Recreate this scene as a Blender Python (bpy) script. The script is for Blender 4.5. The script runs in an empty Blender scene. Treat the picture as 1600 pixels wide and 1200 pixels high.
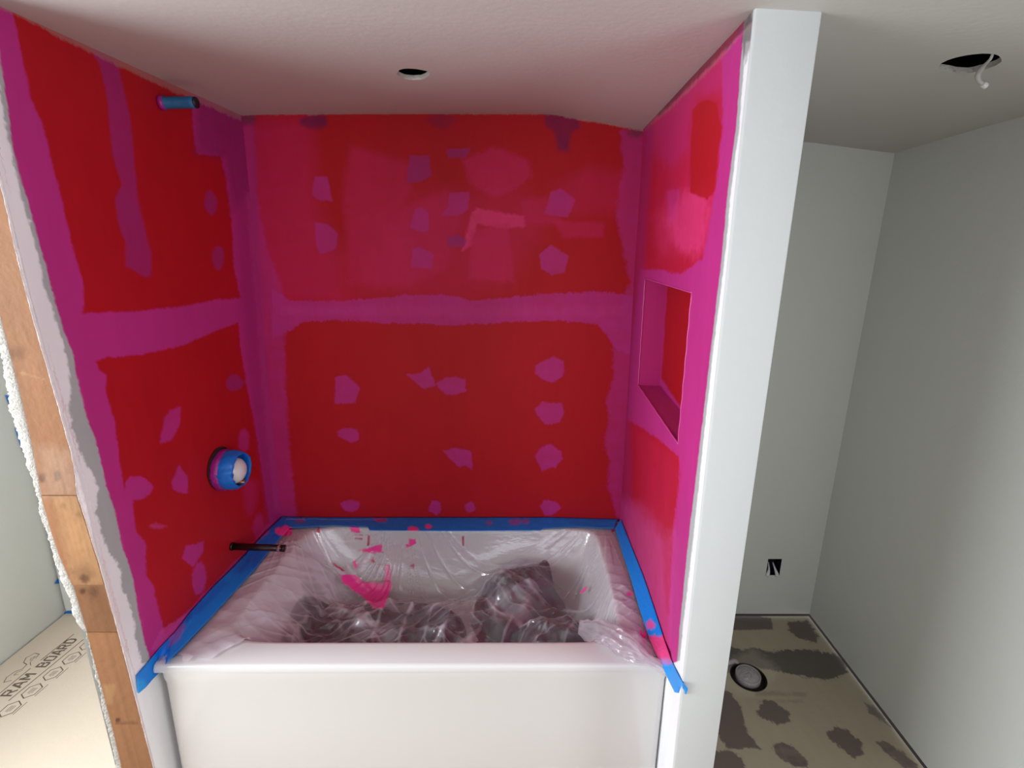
import bpy, bmesh, math, random
import numpy as np
from mathutils import Vector, geometry
random.seed(7); rng = np.random.default_rng(7)
C = bpy.context.scene.collection
SC = bpy.context.scene

# ------------------------------------------------------------------ camera
F = 795.7087; PITCH = 0.24623; YAW = 0.04713; ROLL = 0.034378
CAM = np.array([1.08002, -2.12501, 1.74364]); PPX, PPY = 57.185, -12.944
fw = np.array([math.sin(YAW)*math.cos(PITCH), math.cos(YAW)*math.cos(PITCH), -math.sin(PITCH)])
rt0 = np.array([math.cos(YAW), -math.sin(YAW), 0.0]); up0 = np.cross(rt0, fw)
rt = rt0*math.cos(ROLL)+up0*math.sin(ROLL); up = up0*math.cos(ROLL)-rt0*math.sin(ROLL)
cd = bpy.data.cameras.new('camera'); cam = bpy.data.objects.new('camera', cd); C.objects.link(cam)
from mathutils import Matrix
cam.matrix_world = Matrix(((rt[0], up[0], -fw[0], CAM[0]), (rt[1], up[1], -fw[1], CAM[1]), (rt[2], up[2], -fw[2], CAM[2]), (0, 0, 0, 1)))
cd.sensor_width = 36; cd.lens = F/1600*36; cd.shift_x = -PPX/1600; cd.shift_y = PPY/1600
cd.clip_start = .02
SC.camera = cam

# ------------------------------------------------------------------ light, exposure
vs = SC.view_settings; vs.view_transform = 'Standard'; vs.look = 'None'; vs.gamma = 1; vs.use_curve_mapping = False
vs.exposure = 0.16
w = bpy.data.worlds.new('world'); SC.world = w; w.use_nodes = True
w.node_tree.nodes['Background'].inputs[0].default_value = (.80, .90, 1, 1)
w.node_tree.nodes['Background'].inputs[1].default_value = 1.0
def area(name, loc, rot, sx, sy, power, col):
    l = bpy.data.lights.new(name, 'AREA'); l.shape = 'RECTANGLE'; l.size = sx; l.size_y = sy; l.energy = power; l.color = col
    o = bpy.data.objects.new(name, l); o.location = loc; o.rotation_euler = rot; C.objects.link(o); o['kind'] = 'helper'; return o
R90 = math.pi/2
area('window_daylight', (-1.30, -1.75, 1.50), (0, -R90+.38, 0), 1.10, 1.55, 86, (.91, .96, 1))       # side window
area('window_daylight', (1.0, -4.30, 1.62), (R90-.35, 0, 0), 2.7, .9, 13, (.93, .97, 1))           # window behind the camera
area('window_daylight', (2.78, -2.45, 1.55), (0, R90-.38, 0), 1.0, 1.2, 30, (.93, .96, 1))             # window of the near right wall
SC.cycles.max_bounces = 12; SC.cycles.diffuse_bounces = 6; SC.cycles.transparent_max_bounces = 24; SC.cycles.transmission_bounces = 8
SC.cycles.caustics_reflective = False; SC.cycles.caustics_refractive = False; SC.cycles.use_denoising = True

# ------------------------------------------------------------------ measured geometry
H, T, D, P = 2.180, 0.5185, 0.8473, 1.0744
XL, X2, XP2 = -1.0566, 2.5267, 1.6113
def lerp(a, b, t): return a+(b-a)*t
def ray(x, y): return fw+rt*(x-800-PPX)/F-up*(y-600-PPY)/F
def onx(x, y, X): d = ray(x, y); return CAM+d*(X-CAM[0])/d[0]
def ony(x, y, Y): d = ray(x, y); return CAM+d*(Y-CAM[1])/d[1]
def onz(x, y, Z): d = ray(x, y); return CAM+d*(Z-CAM[2])/d[2]
def proj(p):
    d = np.asarray(p, float)-CAM; z = d@fw; z = np.where(np.abs(z) < 1e-3, 1e-3, z)
    return np.stack([800+PPX+F*(d@rt)/z, 600+PPY-F*(d@up)/z], -1)
def ceil_z(x, y):                                                   # the old ceiling is not flat: it rises over the back wall
    b = np.interp(x, [0, .1, 1.153, 1.513, 2.168, 2.53], [.003, .012, .058, .017, 0, -.028])
    return H+b*np.clip(1+np.asarray(y)/.95, 0, 1.05)

# ------------------------------------------------------------------ noise
_tab = rng.random(4096)
def vnoise(x, y, seed=0):
    xi = np.floor(x).astype(int); yi = np.floor(y).astype(int); fx = x-xi; fy = y-yi
    fx = fx*fx*(3-2*fx); fy = fy*fy*(3-2*fy)
    def h(i, j): return _tab[(i*73+j*1987+seed*311+(i*j)*7) & 4095]
    return lerp(lerp(h(xi, yi), h(xi+1, yi), fx), lerp(h(xi, yi+1), h(xi+1, yi+1), fx), fy)*2-1
def fbm(x, y, seed=0, o=3):
    s = 0; a = 1; n = 0
    for k in range(o): s = s+a*vnoise(x*2**k, y*2**k, seed+k*17); n += a; a *= .5
    return s/n

# ------------------------------------------------------------------ materials
def srgb(r, g, b):
    f = lambda c: (c/12.92 if c <= .04045 else ((c+.055)/1.055)**2.4)
    return (f(r/255), f(g/255), f(b/255))
def mat(name, col, rough=.6, metal=0, bump=0, bscale=40, spec=.5, var=0, attr=None, coat=0):
    m = bpy.data.materials.new(name); m.use_nodes = True; nt = m.node_tree; b = nt.nodes['Principled BSDF']
    b.inputs['Roughness'].default_value = rough; b.inputs['Metallic'].default_value = metal
    b.inputs['Specular IOR Level'].default_value = spec; b.inputs['Coat Weight'].default_value = coat
    src = None
    if attr:
        a = nt.nodes.new('ShaderNodeVertexColor'); a.layer_name = attr; src = a.outputs['Color']
    tc = nt.nodes.new('ShaderNodeTexCoord')
    if var:
        n = nt.nodes.new('ShaderNodeTexNoise'); n.inputs['Scale'].default_value = bscale*.15; n.inputs['Detail'].default_value = 6
        nt.links.new(tc.outputs['Object'], n.inputs['Vector'])
        mr = nt.nodes.new('ShaderNodeMapRange'); mr.inputs['To Min'].default_value = 1-var; mr.inputs['To Max'].default_value = 1+var
        nt.links.new(n.outputs['Fac'], mr.inputs['Value'])
        hs = nt.nodes.new('ShaderNodeHueSaturation'); nt.links.new(mr.outputs['Result'], hs.inputs['Value'])
        if src: nt.links.new(src, hs.inputs['Color'])
        else: hs.inputs['Color'].default_value = (*col, 1)
        src = hs.outputs['Color']
    if src: nt.links.new(src, b.inputs['Base Color'])
    else: b.inputs['Base Color'].default_value = (*col, 1)
    if bump:
        n = nt.nodes.new('ShaderNodeTexNoise'); n.inputs['Scale'].default_value = bscale; n.inputs['Detail'].default_value = 5
        nt.links.new(tc.outputs['Object'], n.inputs['Vector'])
        bp = nt.nodes.new('ShaderNodeBump'); bp.inputs['Strength'].default_value = bump; bp.inputs['Distance'].default_value = .004
        nt.links.new(n.outputs['Fac'], bp.inputs['Height']); nt.links.new(bp.outputs['Normal'], b.inputs['Normal'])
    return m
M = {}
M['white_wall'] = mat('white_wall', srgb(206, 207, 203), .55, bump=.12, bscale=90, var=.015)
M['ceiling'] = mat('ceiling_paint', srgb(190, 187, 184), .75, bump=.15, bscale=60, var=.02)
M['painted'] = mat('waterproofing_paint', (1, 1, 1), .55, bump=.10, bscale=30, attr='Col', spec=.18)
M['matte_attr'] = mat('matte_painted', (1, 1, 1), .75, bump=.25, bscale=70, attr='Col', spec=.3)
M['tub'] = mat('tub_acrylic', srgb(212, 210, 210), .2, spec=.5, coat=.3)
M['tape'] = mat('blue_tape', srgb(0, 118, 215), .5, bump=.35, bscale=150, var=.08)
M['tape_attr'] = mat('blue_tape_stained', (1, 1, 1), .5, bump=.35, bscale=150, attr='Col')
M['gypsum'] = mat('broken_gypsum', srgb(184, 180, 174), .95, bump=1, bscale=180, var=.08)
M['mud'] = mat('joint_compound', srgb(232, 232, 234), .85, bump=.6, bscale=60, var=.04)
M['dark'] = mat('dark_void', srgb(38, 22, 20), .95)
M['black_metal'] = mat('black_pipe', srgb(40, 22, 26), .35, metal=.4)
M['white_plastic'] = mat('white_plastic', srgb(215, 212, 214), .25)
M['brass'] = mat('brass', srgb(150, 105, 80), .4, metal=.7)
M['board'] = mat('floor_board_card', srgb(222, 206, 188), .8, bump=.2, bscale=80, var=.03)
M['ink'] = mat('print_ink', srgb(112, 98, 88), .9)
M['black_bag'] = mat('black_bag', srgb(20, 13, 20), .35, bump=.6, bscale=25)
M['dark_cloth'] = mat('dark_cloth', srgb(30, 19, 32), .9, bump=.8, bscale=60, var=.15)
M['navy'] = mat('electrical_box', srgb(18, 20, 34), .5)
M['grey_plastic_wrap'] = mat('grey_wrap', srgb(160, 150, 152), .3, bump=1, bscale=70, var=.2)
M['joist'] = mat('joist_wood', srgb(96, 62, 50), .9, var=.2)
M['pvc'] = mat('pvc_black', srgb(30, 18, 18), .4)
M['bead'] = mat('corner_strip', srgb(228, 230, 230), .5)

# ------------------------------------------------------------------ mesh helpers
def mesh_obj(name, verts, faces, m, parent=None, smooth=False):
    me = bpy.data.meshes.new(name)
    verts = np.asarray(verts, np.float32).reshape(-1, 3)
    if isinstance(faces, np.ndarray):
        nf, k = faces.shape
        me.vertices.add(len(verts)); me.vertices.foreach_set('co', verts.ravel())
        me.loops.add(nf*k); me.loops.foreach_set('vertex_index', faces.ravel().astype(np.int32))
        me.polygons.add(nf); me.polygons.foreach_set('loop_start', np.arange(0, nf*k, k, dtype=np.int32))
        me.polygons.foreach_set('loop_total', np.full(nf, k, np.int32)); me.update(calc_edges=True)
    else: me.from_pydata([tuple(map(float, v)) for v in verts], [], faces); me.update()
    me.validate()
    if m is not None: me.materials.append(m)
    if smooth: me.polygons.foreach_set('use_smooth', np.ones(len(me.polygons), bool))
    o = bpy.data.objects.new(name, me); C.objects.link(o)
    if parent is not None: o.parent = parent; o.matrix_parent_inverse = parent.matrix_world.inverted() if False else Matrix()
    return o
def bm_obj(name, bm, m, parent=None, smooth=False):
    bmesh.ops.recalc_face_normals(bm, faces=bm.faces[:])
    me = bpy.data.meshes.new(name); bm.to_mesh(me); bm.free()
    if m is not None: me.materials.append(m)
    if smooth: me.polygons.foreach_set('use_smooth', np.ones(len(me.polygons), bool))
    o = bpy.data.objects.new(name, me); C.objects.link(o)
    if parent is not None: o.parent = parent
    return o
def box_bm(bm, a, b, bevel=0, seg=2):
    a = np.array(a, float); b = np.array(b, float)
    r = bmesh.ops.create_cube(bm, size=1)
    for v in r['verts']: v.co = Vector(((a+b)/2+np.array(v.co)*(b-a)))
    if bevel:
        es = list({e for v in r['verts'] for e in v.link_edges})
        bmesh.ops.bevel(bm, geom=es, offset=bevel, segments=seg, profile=.5, affect='EDGES')
def box(name, a, b, m, parent=None, bevel=0, seg=2):
    bm = bmesh.new(); box_bm(bm, a, b, bevel, seg); return bm_obj(name, bm, m, parent, smooth=False)
def structure(o): o['kind'] = 'structure'; return o
def tag(o, label, cat, group=None):
    o['label'] = label; o['category'] = cat
    if group: o['group'] = group
    return o
def empty(name, loc):
    o = bpy.data.objects.new(name, None); C.objects.link(o); o.location = tuple(map(float, loc)); o.empty_display_size = .05; return o
def child(o, parent):                                               # mesh given in world space becomes a part
    off = np.array(parent.location)
    me = o.data; co = np.empty(len(me.vertices)*3, np.float32); me.vertices.foreach_get('co', co)
    co = co.reshape(-1, 3)-off.astype(np.float32); me.vertices.foreach_set('co', co.ravel()); me.update(); o.parent = parent
    return o
def set_cols(o, cols, name='Col'):
    a = o.data.color_attributes.new(name, 'FLOAT_COLOR', 'POINT')
    c = np.ones((len(o.data.vertices), 4), np.float32); c[:, :3] = cols; a.data.foreach_set('color', c.ravel())
def grid_faces(nu, nv, keep=None):
    i = np.arange(nu*nv).reshape(nv, nu)
    f = np.stack([i[:-1, :-1], i[:-1, 1:], i[1:, 1:], i[1:, :-1]], -1).reshape(-1, 4)
    return f if keep is None else f[keep.ravel()]
def compact(verts, faces, *extra):
    used = np.zeros(len(verts), bool); used[faces.ravel()] = True
    idx = np.cumsum(used)-1
    return (verts[used], idx[faces])+tuple(e[used] for e in extra)
def tube(bm, pts, r, n=12, cap=True):
    pts = [Vector(tuple(map(float, p))) for p in pts]; rings = []
    rr = r if hasattr(r, '__len__') else [r]*len(pts)
    for i, p in enumerate(pts):
        t = (pts[min(i+1, len(pts)-1)]-pts[max(i-1, 0)]).normalized()
        a = t.orthogonal().normalized() if i == 0 else (a-t*a.dot(t)).normalized()
        b = t.cross(a)
        rings.append([bm.verts.new(p+(a*math.cos(k*2*math.pi/n)+b*math.sin(k*2*math.pi/n))*rr[i]) for k in range(n)])
    for i in range(len(rings)-1):
        for k in range(n): bm.faces.new((rings[i][k], rings[i][(k+1) % n], rings[i+1][(k+1) % n], rings[i+1][k]))
    if cap: bm.faces.new(rings[0][::-1]); bm.faces.new(rings[-1])
def ribbon(name, A, B, thick, nrm, m, parent=None, seg=6):          # a strip between two 3D rails, with thickness
    A = np.array(A, float); B = np.array(B, float); nrm = np.array(nrm, float)
    V = []; n = len(A)
    for s in range(seg+1):
        V.append(lerp(A, B, s/seg)+nrm*thick)
    for s in range(seg+1):
        V.append(lerp(A, B, s/seg))
    V = np.array(V).reshape(-1, 3); F_ = []
    id_ = lambda l, s, i: (l*(seg+1)+s)*n+i
    for s in range(seg):
        for i in range(n-1):
            F_.append((id_(0, s, i), id_(0, s, i+1), id_(0, s+1, i+1), id_(0, s+1, i)))
            F_.append((id_(1, s, i), id_(1, s+1, i), id_(1, s+1, i+1), id_(1, s, i+1)))
    for i in range(n-1):
        F_.append((id_(0, 0, i), id_(1, 0, i), id_(1, 0, i+1), id_(0, 0, i+1)))
        F_.append((id_(0, seg, i), id_(0, seg, i+1), id_(1, seg, i+1), id_(1, seg, i)))
    for s in range(seg):
        F_.append((id_(0, s, 0), id_(0, s+1, 0), id_(1, s+1, 0), id_(1, s, 0)))
        F_.append((id_(0, s, n-1), id_(1, s, n-1), id_(1, s+1, n-1), id_(0, s+1, n-1)))
    return mesh_obj(name, V, F_, m, parent, smooth=False)
def resample(poly, n):
    p = np.array(poly, float); d = np.r_[0, np.cumsum(np.linalg.norm(np.diff(p, axis=0), axis=1))]
    t = np.linspace(0, d[-1], n); return np.stack([np.interp(t, d, p[:, k]) for k in range(p.shape[1])], -1)
def extrude_poly(name, pts2d, to3d, thick_vec, m, parent=None):
    n = len(pts2d); A = [to3d(p) for p in pts2d]; B = [np.array(a)+np.array(thick_vec) for a in A]
    F_ = [tuple(range(n)), tuple(range(2*n-1, n-1, -1))]+[(i, n+i, n+(i+1) % n, (i+1) % n) for i in range(n)]
    bm = bmesh.new(); vs_ = [bm.verts.new(tuple(map(float, v))) for v in A+B]
    for f in F_: bm.faces.new([vs_[i] for i in f])
    bmesh.ops.triangulate(bm, faces=[f for f in bm.faces if len(f.verts) > 4])
    return bm_obj(name, bm, m, parent)

# ------------------------------------------------------------------ pigment: which coat lies where on a surface
def sdist(px, poly):                                                # signed distance (positive inside) of points to a polygon
    p = np.asarray(poly, float); n = len(p); x, y = px[:, 0], px[:, 1]
    d2 = np.full(len(px), 1e18); ins = np.zeros(len(px), bool)
    for i in range(n):
        a = p[i]; b = p[(i+1) % n]; e = b-a; L = e@e+1e-9
        t = np.clip(((x-a[0])*e[0]+(y-a[1])*e[1])/L, 0, 1)
        d2 = np.minimum(d2, (x-a[0]-t*e[0])**2+(y-a[1]-t*e[1])**2)
        c = ((a[1] > y) != (b[1] > y)) & (x < (b[0]-a[0])*(y-a[1])/((b[1]-a[1]) if b[1] != a[1] else 1e-9)+a[0]); ins ^= c
    return np.where(ins, 1, -1)*np.sqrt(d2)
def paint(P3, base, layers, uv, grain=1):
    """P3 vertices, uv surface coordinates in metres (for brush noise); layers: (outline, colour, opacity, softness, raggedness)"""
    px = proj(P3); col = np.tile(np.array(base, float), (len(P3), 1))
    u, v = uv[:, 0], uv[:, 1]
    for k, (poly, c, al, soft, rag) in enumerate(layers):
        poly = np.array(poly, float); pad = rag*2+soft*2+2
        m = (px[:, 0] > poly[:, 0].min()-pad) & (px[:, 0] < poly[:, 0].max()+pad) & (px[:, 1] > poly[:, 1].min()-pad) & (px[:, 1] < poly[:, 1].max()+pad)
        if not m.any(): continue
        q = px[m]
        d = sdist(q, poly)
        if rag: d = d+rag*fbm(u[m]*55, v[m]*55, k % 40, 3)+rag*.6*vnoise(u[m]*260, v[m]*160, k % 31)
        a = np.clip(d/max(soft, .8)*.5+.5, 0, 1)*al
        if al < .95: a = a*(1+.18*fbm(u[m]*14, v[m]*40, 3+k % 7, 3)+.06*vnoise(u[m]*120, v[m]*20, 5))
        a = np.clip(a, 0, 1)[:, None]
        col[m] = col[m]*(1-a)+np.array(c)*a
    g = 1+grain*(.05*fbm(u*9, v*4, 21, 4)+.03*fbm(u*60, v*12, 9, 2))
    return np.clip(col*g[:, None], 0, 1)
RED = srgb(176, 24, 35); MAG = srgb(184, 50, 132); PUR = srgb(158, 44, 118); PINK = srgb(198, 38, 96); HOT = srgb(226, 66, 132)
GREY = srgb(170, 174, 176); WHT = srgb(236, 238, 242); DPUR = srgb(112, 28, 80); BEI = srgb(168, 128, 122); DRK = srgb(70, 50, 50); LMAG = srgb(206, 74, 152)
def blob(cx, cy, rx, ry, seed=0, n=9, j=.14):
    r = np.random.default_rng(seed+int(cx)*3+int(cy))
    return [(cx+rx*math.cos(t)*(1+j*r.normal()), cy+ry*math.sin(t)*(1+j*r.normal())) for t in np.linspace(0, 2*math.pi, n, endpoint=False)]

# ================================================================== THE SETTING
# ---- back wall of the alcove: waterproofing paint over board
def strip(line, w0, w1):                                            # band between a polyline offset vertically
    return [(x, y+w0) for x, y in line]+[(x, y+w1) for x, y in line[::-1]]
back_layers = [
    ([(380,185),(485,186),(498,330),(535,400),(545,475),(430,475),(395,400)], PINK, .55, 18, 3),
    ([(548,228),(588,238),(640,255),(645,296),(625,325),(700,296),(722,330),(700,420),(640,448),(545,445),(536,300)], PINK, .5, 6, 3),
    ([(560,340),(640,330),(640,440),(560,440)], PINK, .3, 16, 4),
    ([(640,300),(820,300),(860,340),(790,450),(700,468),(560,462),(600,400)], PINK, .36, 18, 4),
    ([(722,250),(770,230),(826,250),(830,275),(800,300),(772,308),(735,288)], PINK, .68, 4, 3),
    ([(735,335),(745,325),(818,338),(821,354),(790,358),(745,350),(738,382),(722,392)], HOT, .62, 2, 2),
    ([(735,360),(795,350),(802,440),(732,436)], PINK, .6, 3, 3),
    ([(812,312),(870,306),(880,350),(820,350)], PINK, .45, 4, 3),
    ([(868,288),(920,262),(975,270),(972,332),(900,335),(870,330)], PINK, .40, 12, 3),
    ([(862,345),(945,348),(942,370),(880,372)], PINK, .5, 3, 2),
    # mesh taped corners and the horizontal seam
    ([(370,175),(396,178),(400,300),(418,390),(442,455),(444,520),(446,600),(452,700),(464,812),(430,815)], MAG, .62, 3, 3),
    ([(396,178),(385,500),(440,812),(425,812)], PUR, .5, 4, 2),
    ([(1020,190),(970,205),(974,262),(962,330),(966,355),(976,400),(984,440),(972,470),(985,530),(958,545),(958,595),(948,625),(952,655),(944,690),(952,720),(950,760),(966,815),(1010,815)], MAG, .62, 2.5, 3.5),
    ([(425,452),(455,470),(530,470),(600,465),(640,460),(700,461),(740,470),(800,464),(870,458),(930,455),(1000,462),(1000,560),(962,545),(945,520),(930,505),(860,501),(800,503),(700,509),(640,505),(600,504),(530,500),(470,503),(455,516),(425,530)], MAG, .85, 1.2, 3),
    ([(440,480),(980,478),(980,496),(440,492)], LMAG, .18, 5, 4),
    ([(852,172),(903,180),(906,200),(893,206),(888,236),(872,236),(868,206),(852,196)], DPUR, .75, 3, 2),
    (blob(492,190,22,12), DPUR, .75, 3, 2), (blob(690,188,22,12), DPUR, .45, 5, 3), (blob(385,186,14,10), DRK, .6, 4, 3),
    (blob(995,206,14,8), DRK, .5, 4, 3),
]
for q_, poly in enumerate(([(492,277),(511,276),(520,314),(498,313),(487,305)], [(640,243),(670,243),(675,275),(655,285),(635,285)], [(698,233),(735,232),(728,246),(700,247)], [(702,302),(733,300),(732,328),(715,337),(690,337),(700,322)],
        [(648,328),(658,323),(670,333),(669,360),(660,364),(640,355)], [(492,348),(512,350),(528,365),(524,390),(500,398),(494,385)], [(698,370),(716,367),(730,375),(725,386),(700,385)], [(645,388),(655,386),(678,398),(674,420),(642,418)],
        [(860,300),(875,294),(899,312),(888,340),(850,334),(856,318)], [(860,382),(888,400),(882,425),(862,430),(846,420),(842,398)])):
    back_layers.append((poly, PUR if q_ in (1, 2, 6) else MAG, .78, 1.2, 1.2))
for poly in ([(523,590),(540,586),(563,605),(555,630),(523,630)], [(636,585),(655,583),(670,573),(681,602),(662,608)], [(692,704),(712,699),(728,703),(738,706),(738,735),(728,728),(715,730),(702,715)],
             blob(708,604,24,15), blob(545,679,17,12), blob(860,578,24,19), blob(860,645,20,18), blob(857,716,20,20), blob(548,790,15,9), blob(681,794,10,12), blob(735,793,8,8), blob(858,794,14,12)):
    back_layers.append((poly, MAG, .85, 1.2, 1.5))
back_layers.append((strip([(370,176),(500,176),(620,174),(860,176),(1010,203)], -12, 3), BEI, .8, 1, 2.0))

def wall_grid(name, us, zs, P, cells=None, m=None):
    U, Z = np.meshgrid(us, zs)
    V = P(U, Z).reshape(-1, 3)
    return V, U.ravel(), Z.ravel()
xb0, xb1 = ony(440, 808, 0)[0], ony(378, 181, 0)[0]                   # the alcove's corners, bottom and top
xr0, xr1 = ony(969, 812, 0)[0], ony(1005, 203, 0)[0]
def xleft(z): return lerp(xb0, xb1, np.clip((z-.52)/1.66, 0, 1))
def xright(z): return lerp(xr0, xr1, np.clip((z-.52)/1.66, 0, 1))
def xfront(z): return np.interp(z, [0, .405, 1.32, 1.74, 2.18], [1.504, 1.500, 1.493, 1.489, 1.484])
zs = np.arange(.36, 1.0001, .0030); nZ = 600
tt = np.linspace(0, 1, nZ); uu = np.linspace(0, 1, 500)
U, V_ = np.meshgrid(uu, tt)
Z0 = .36
Xa = lerp(xleft(Z0+V_*1.82)-.02, xright(Z0+V_*1.82)+.02, U)
Zz = lerp(Z0, ceil_z(Xa, 0)+.03, V_)
Yb = .0022*fbm(Xa*2.2, Zz*2.2, 5, 2)-.0005
Vb = np.stack([Xa, Yb, Zz], -1).reshape(-1, 3)
wb = structure(mesh_obj('wall_back', Vb, grid_faces(500, nZ), M['painted'], smooth=True))
set_cols(wb, paint(Vb, RED, back_layers, Vb[:, [0, 2]]))

# ---- alcove left wall
left_layers = [
    ([(5,-20),(20,20),(48,150),(68,200),(83,260),(101,330),(117,400),(130,440),(130,489),(200,487),(280,480),(340,468),(376,466),(366,420),(360,330),(350,262),(345,244),(306,240),(300,190),(302,150),(150,40)], RED, 1, 1.6, 2),
    ([(150,566),(165,558),(210,556),(250,548),(290,538),(330,520),(372,504),(375,540),(385,600),(396,650),(404,700),(413,760),(420,815),(400,845),(340,905),(258,992),(247,950),(240,915),(228,900),(228,852),(213,830),(207,784),(192,760),(190,740),(180,662),(166,612),(166,585),(155,578)], RED, 1, 1.3, 2),
    ([(140,75),(182,92),(195,150),(205,190),(210,250),(215,310),(228,360),(236,395),(236,432),(225,432),(196,415),(197,380),(185,350),(180,310),(190,290),(175,240),(168,150),(155,100)], PUR, .75, 2, 2),
    ([(306,150),(390,185),(392,300),(365,330),(350,250),(306,240)], DPUR, .5, 9, 4),
    ([(362,175),(382,178),(412,400),(425,560),(445,812),(418,818),(404,700),(385,560),(374,420)], PUR, .55, 5, 3),
    ([(384,300),(392,300),(432,700),(440,800),(430,800),(418,700)], LMAG, .35, 3, 3),  # highlight along the corner ridge, painted as a lighter strip
    (blob(329,315,11,18), PUR, .7, 2, 1), (blob(341,400,9,20), PUR, .7, 2, 1), (blob(366,598,12,15), PUR, .75, 2, 1),
    ([(250,692),(256,655),(265,640),(283,635),(281,665),(268,688)], MAG, .85, 1.5, 2), (blob(381,690,9,22), MAG, .7, 2, 1),
    ([(268,752),(280,727),(293,745),(294,772),(270,765)], MAG, .95, 1.5, 1.5), (blob(215,761,23,20), MAG, 1, 1.2, 1.5),
    ([(284,872),(290,853),(318,847),(316,865),(302,886)], MAG, .95, 1.3, 2), (blob(312,905,12,24), MAG, .9, 1.5, 2),
    (blob(404,822,9,20), MAG, .5, 3, 2), (blob(392,772,12,28), MAG, .35, 5, 3), (blob(245,822,12,4), LMAG, .5, 3, 2),
    ([(250,985),(300,955),(345,910),(352,916),(262,1015),(235,1015)], LMAG, .6, 2, 3),
    ([(100,520),(135,650),(175,790),(225,985),(205,900),(150,700)], LMAG, .5, 3, 4),
    ([(-90,-60),(-30,-20),(-4,60),(9,150),(20,230),(27,260),(48,330),(67,400),(83,460),(99,515),(113,550),(120,590),(135,650),(153,700),(166,760),(180,800),(190,850),(207,900),(215,950),(225,1000),(236,1036),(300,1060),(300,1400),(-90,1400)], GREY, 1, 1, 1.2),
    ([(-90,-60),(-40,-20),(-12,60),(1,150),(16,230),(22,260),(40,330),(56,380),(60,410),(68,440),(92,515),(104,560),(112,600),(108,640),(115,680),(133,722),(155,760),(150,800),(164,850),(188,888),(190,920),(200,935),(208,960),(212,1000),(222,1036),(300,1045),(300,1400),(-90,1400)], WHT, 1, 1.5, 3),
    (strip([(-20,2),(20,18),(160,88),(300,152),(378,186)], -10, 4), BEI, .55, 1.5, 2.5),
]
nU = 310; uu = np.linspace(0, 1, nU); U, V_ = np.meshgrid(uu, np.linspace(0, 1, 700))
zt = V_*2.19
yend = -np.interp(zt, [0, .195, .671, .961, 1.241, 1.552, 1.829, 2.2], [.888, .891, .914, .932, .943, .965, .974, .982])
Yl = yend*U+.012*(1-U)
Xl = lerp(xleft(zt), 0*zt, np.clip(U*1.5, 0, 1))+.0018*fbm(Yl*2.5, zt*2.5, 8, 2)
Zl = np.minimum(zt*1.03, ceil_z(Xl, Yl)+.01); Zl = np.where(V_ > .995, ceil_z(Xl, Yl)+.02, Zl)
Vl = np.stack([Xl, Yl, Zl], -1).reshape(-1, 3)
wl = structure(mesh_obj('wall_alcove_left', Vl, grid_faces(nU, 700), M['painted'], smooth=True))
set_cols(wl, paint(Vl, MAG, left_layers, Vl[:, [1, 2]]))

# ---- alcove right wall with its niche
NY0, NY1, NZ0, NZ1 = -.228, -.838, 1.236, 1.645
right_layers = [
    ([(985,150),(1200,-20),(1130,400),(1000,640)], PINK, .48, 6, 4),
    ([(1000,180),(1060,140),(1130,70),(1160,40),(1150,140),(1085,150),(1078,230),(1050,260),(1010,240)], MAG, .38, 10, 5),
    ([(1000,240),(1030,230),(1040,300),(1030,390),(1003,400)], RED, .38, 12, 6),
    ([(1042,300),(1062,295),(1058,345),(1044,350)], MAG, .6, 3, 3),
    ([(1040,345),(1070,300),(1100,285),(1112,300),(1102,385),(1085,405),(1060,395)], HOT, .55, 9, 6),
    ([(1020,340),(1050,300),(1060,400),(1030,405)], HOT, .22, 9, 6),
    ([(1083,170),(1100,155),(1120,160),(1127,200),(1116,300),(1104,312),(1078,300),(1080,220)], RED, .95, 1.5, 2),
    ([(1003,385),(1035,395),(1050,380),(1075,400),(1085,385),(1088,412),(1062,432),(1050,424),(1004,422)], RED, .42, 5, 6),
    ([(1128,90),(1200,-20),(1180,300),(1132,420),(1097,415),(1110,340),(1119,290),(1129,200)], MAG, .95, 1.5, 2),
    ([(1000,421),(1040,422),(1050,427),(1062,428),(1080,418),(1095,405),(1140,395),(1110,800),(1070,1060),(1040,1060),(1052,830),(1062,740),(1060,714),(1045,700),(1028,686),(1008,672),(980,655),(985,560)], MAG, .95, 1.5, 2.5),
    ([(1005,200),(1022,196),(1014,300),(1006,420),(995,560),(985,650),(988,812),(960,815)], PUR, .5, 5, 3),
    ([(985,655),(1000,668),(1030,690),(1058,714),(1061,742),(1050,828),(1030,835),(1000,790)], PINK, .35, 12, 3),
    ([(965,780),(1000,790),(1035,835),(1052,835),(1057,1045),(1000,960),(972,850)], LMAG, .55, 12, 6),
    ([(1034,830),(1046,835),(1046,960),(1040,960)], RED, .35, 3, 2),
    ([(1173,-10),(1162,40),(1150,200),(1138,290),(1128,400),(1108,570),(1093,700),(1075,850),(1062,980),(1058,1035),(1000,1052),(1000,1300),(1300,1300),(1300,-10)], GREY, 1, .8, .6),
    ([(1178,62),(1165,66),(1155,200),(1142,300),(1133,400),(1112,570),(1099,690),(1082,850),(1067,980),(1062,1032),(1000,1056),(1000,1300),(1300,1300),(1300,62)], WHT, 1, .8, .9),
    ([(1173,10),(1178,62),(1164,100),(1158,60)], DRK, .55, 2, 2),
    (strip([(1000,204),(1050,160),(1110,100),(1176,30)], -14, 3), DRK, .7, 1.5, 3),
    (strip([(1000,205),(1050,164),(1110,104),(1176,34)], -2, 5), BEI, .25, 1.5, 3),
]
ys = np.unique(np.r_[np.linspace(.012, NY0, 77), np.linspace(NY0, NY1, 200), np.linspace(NY1, -P+.004, 80)])[::-1]
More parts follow.
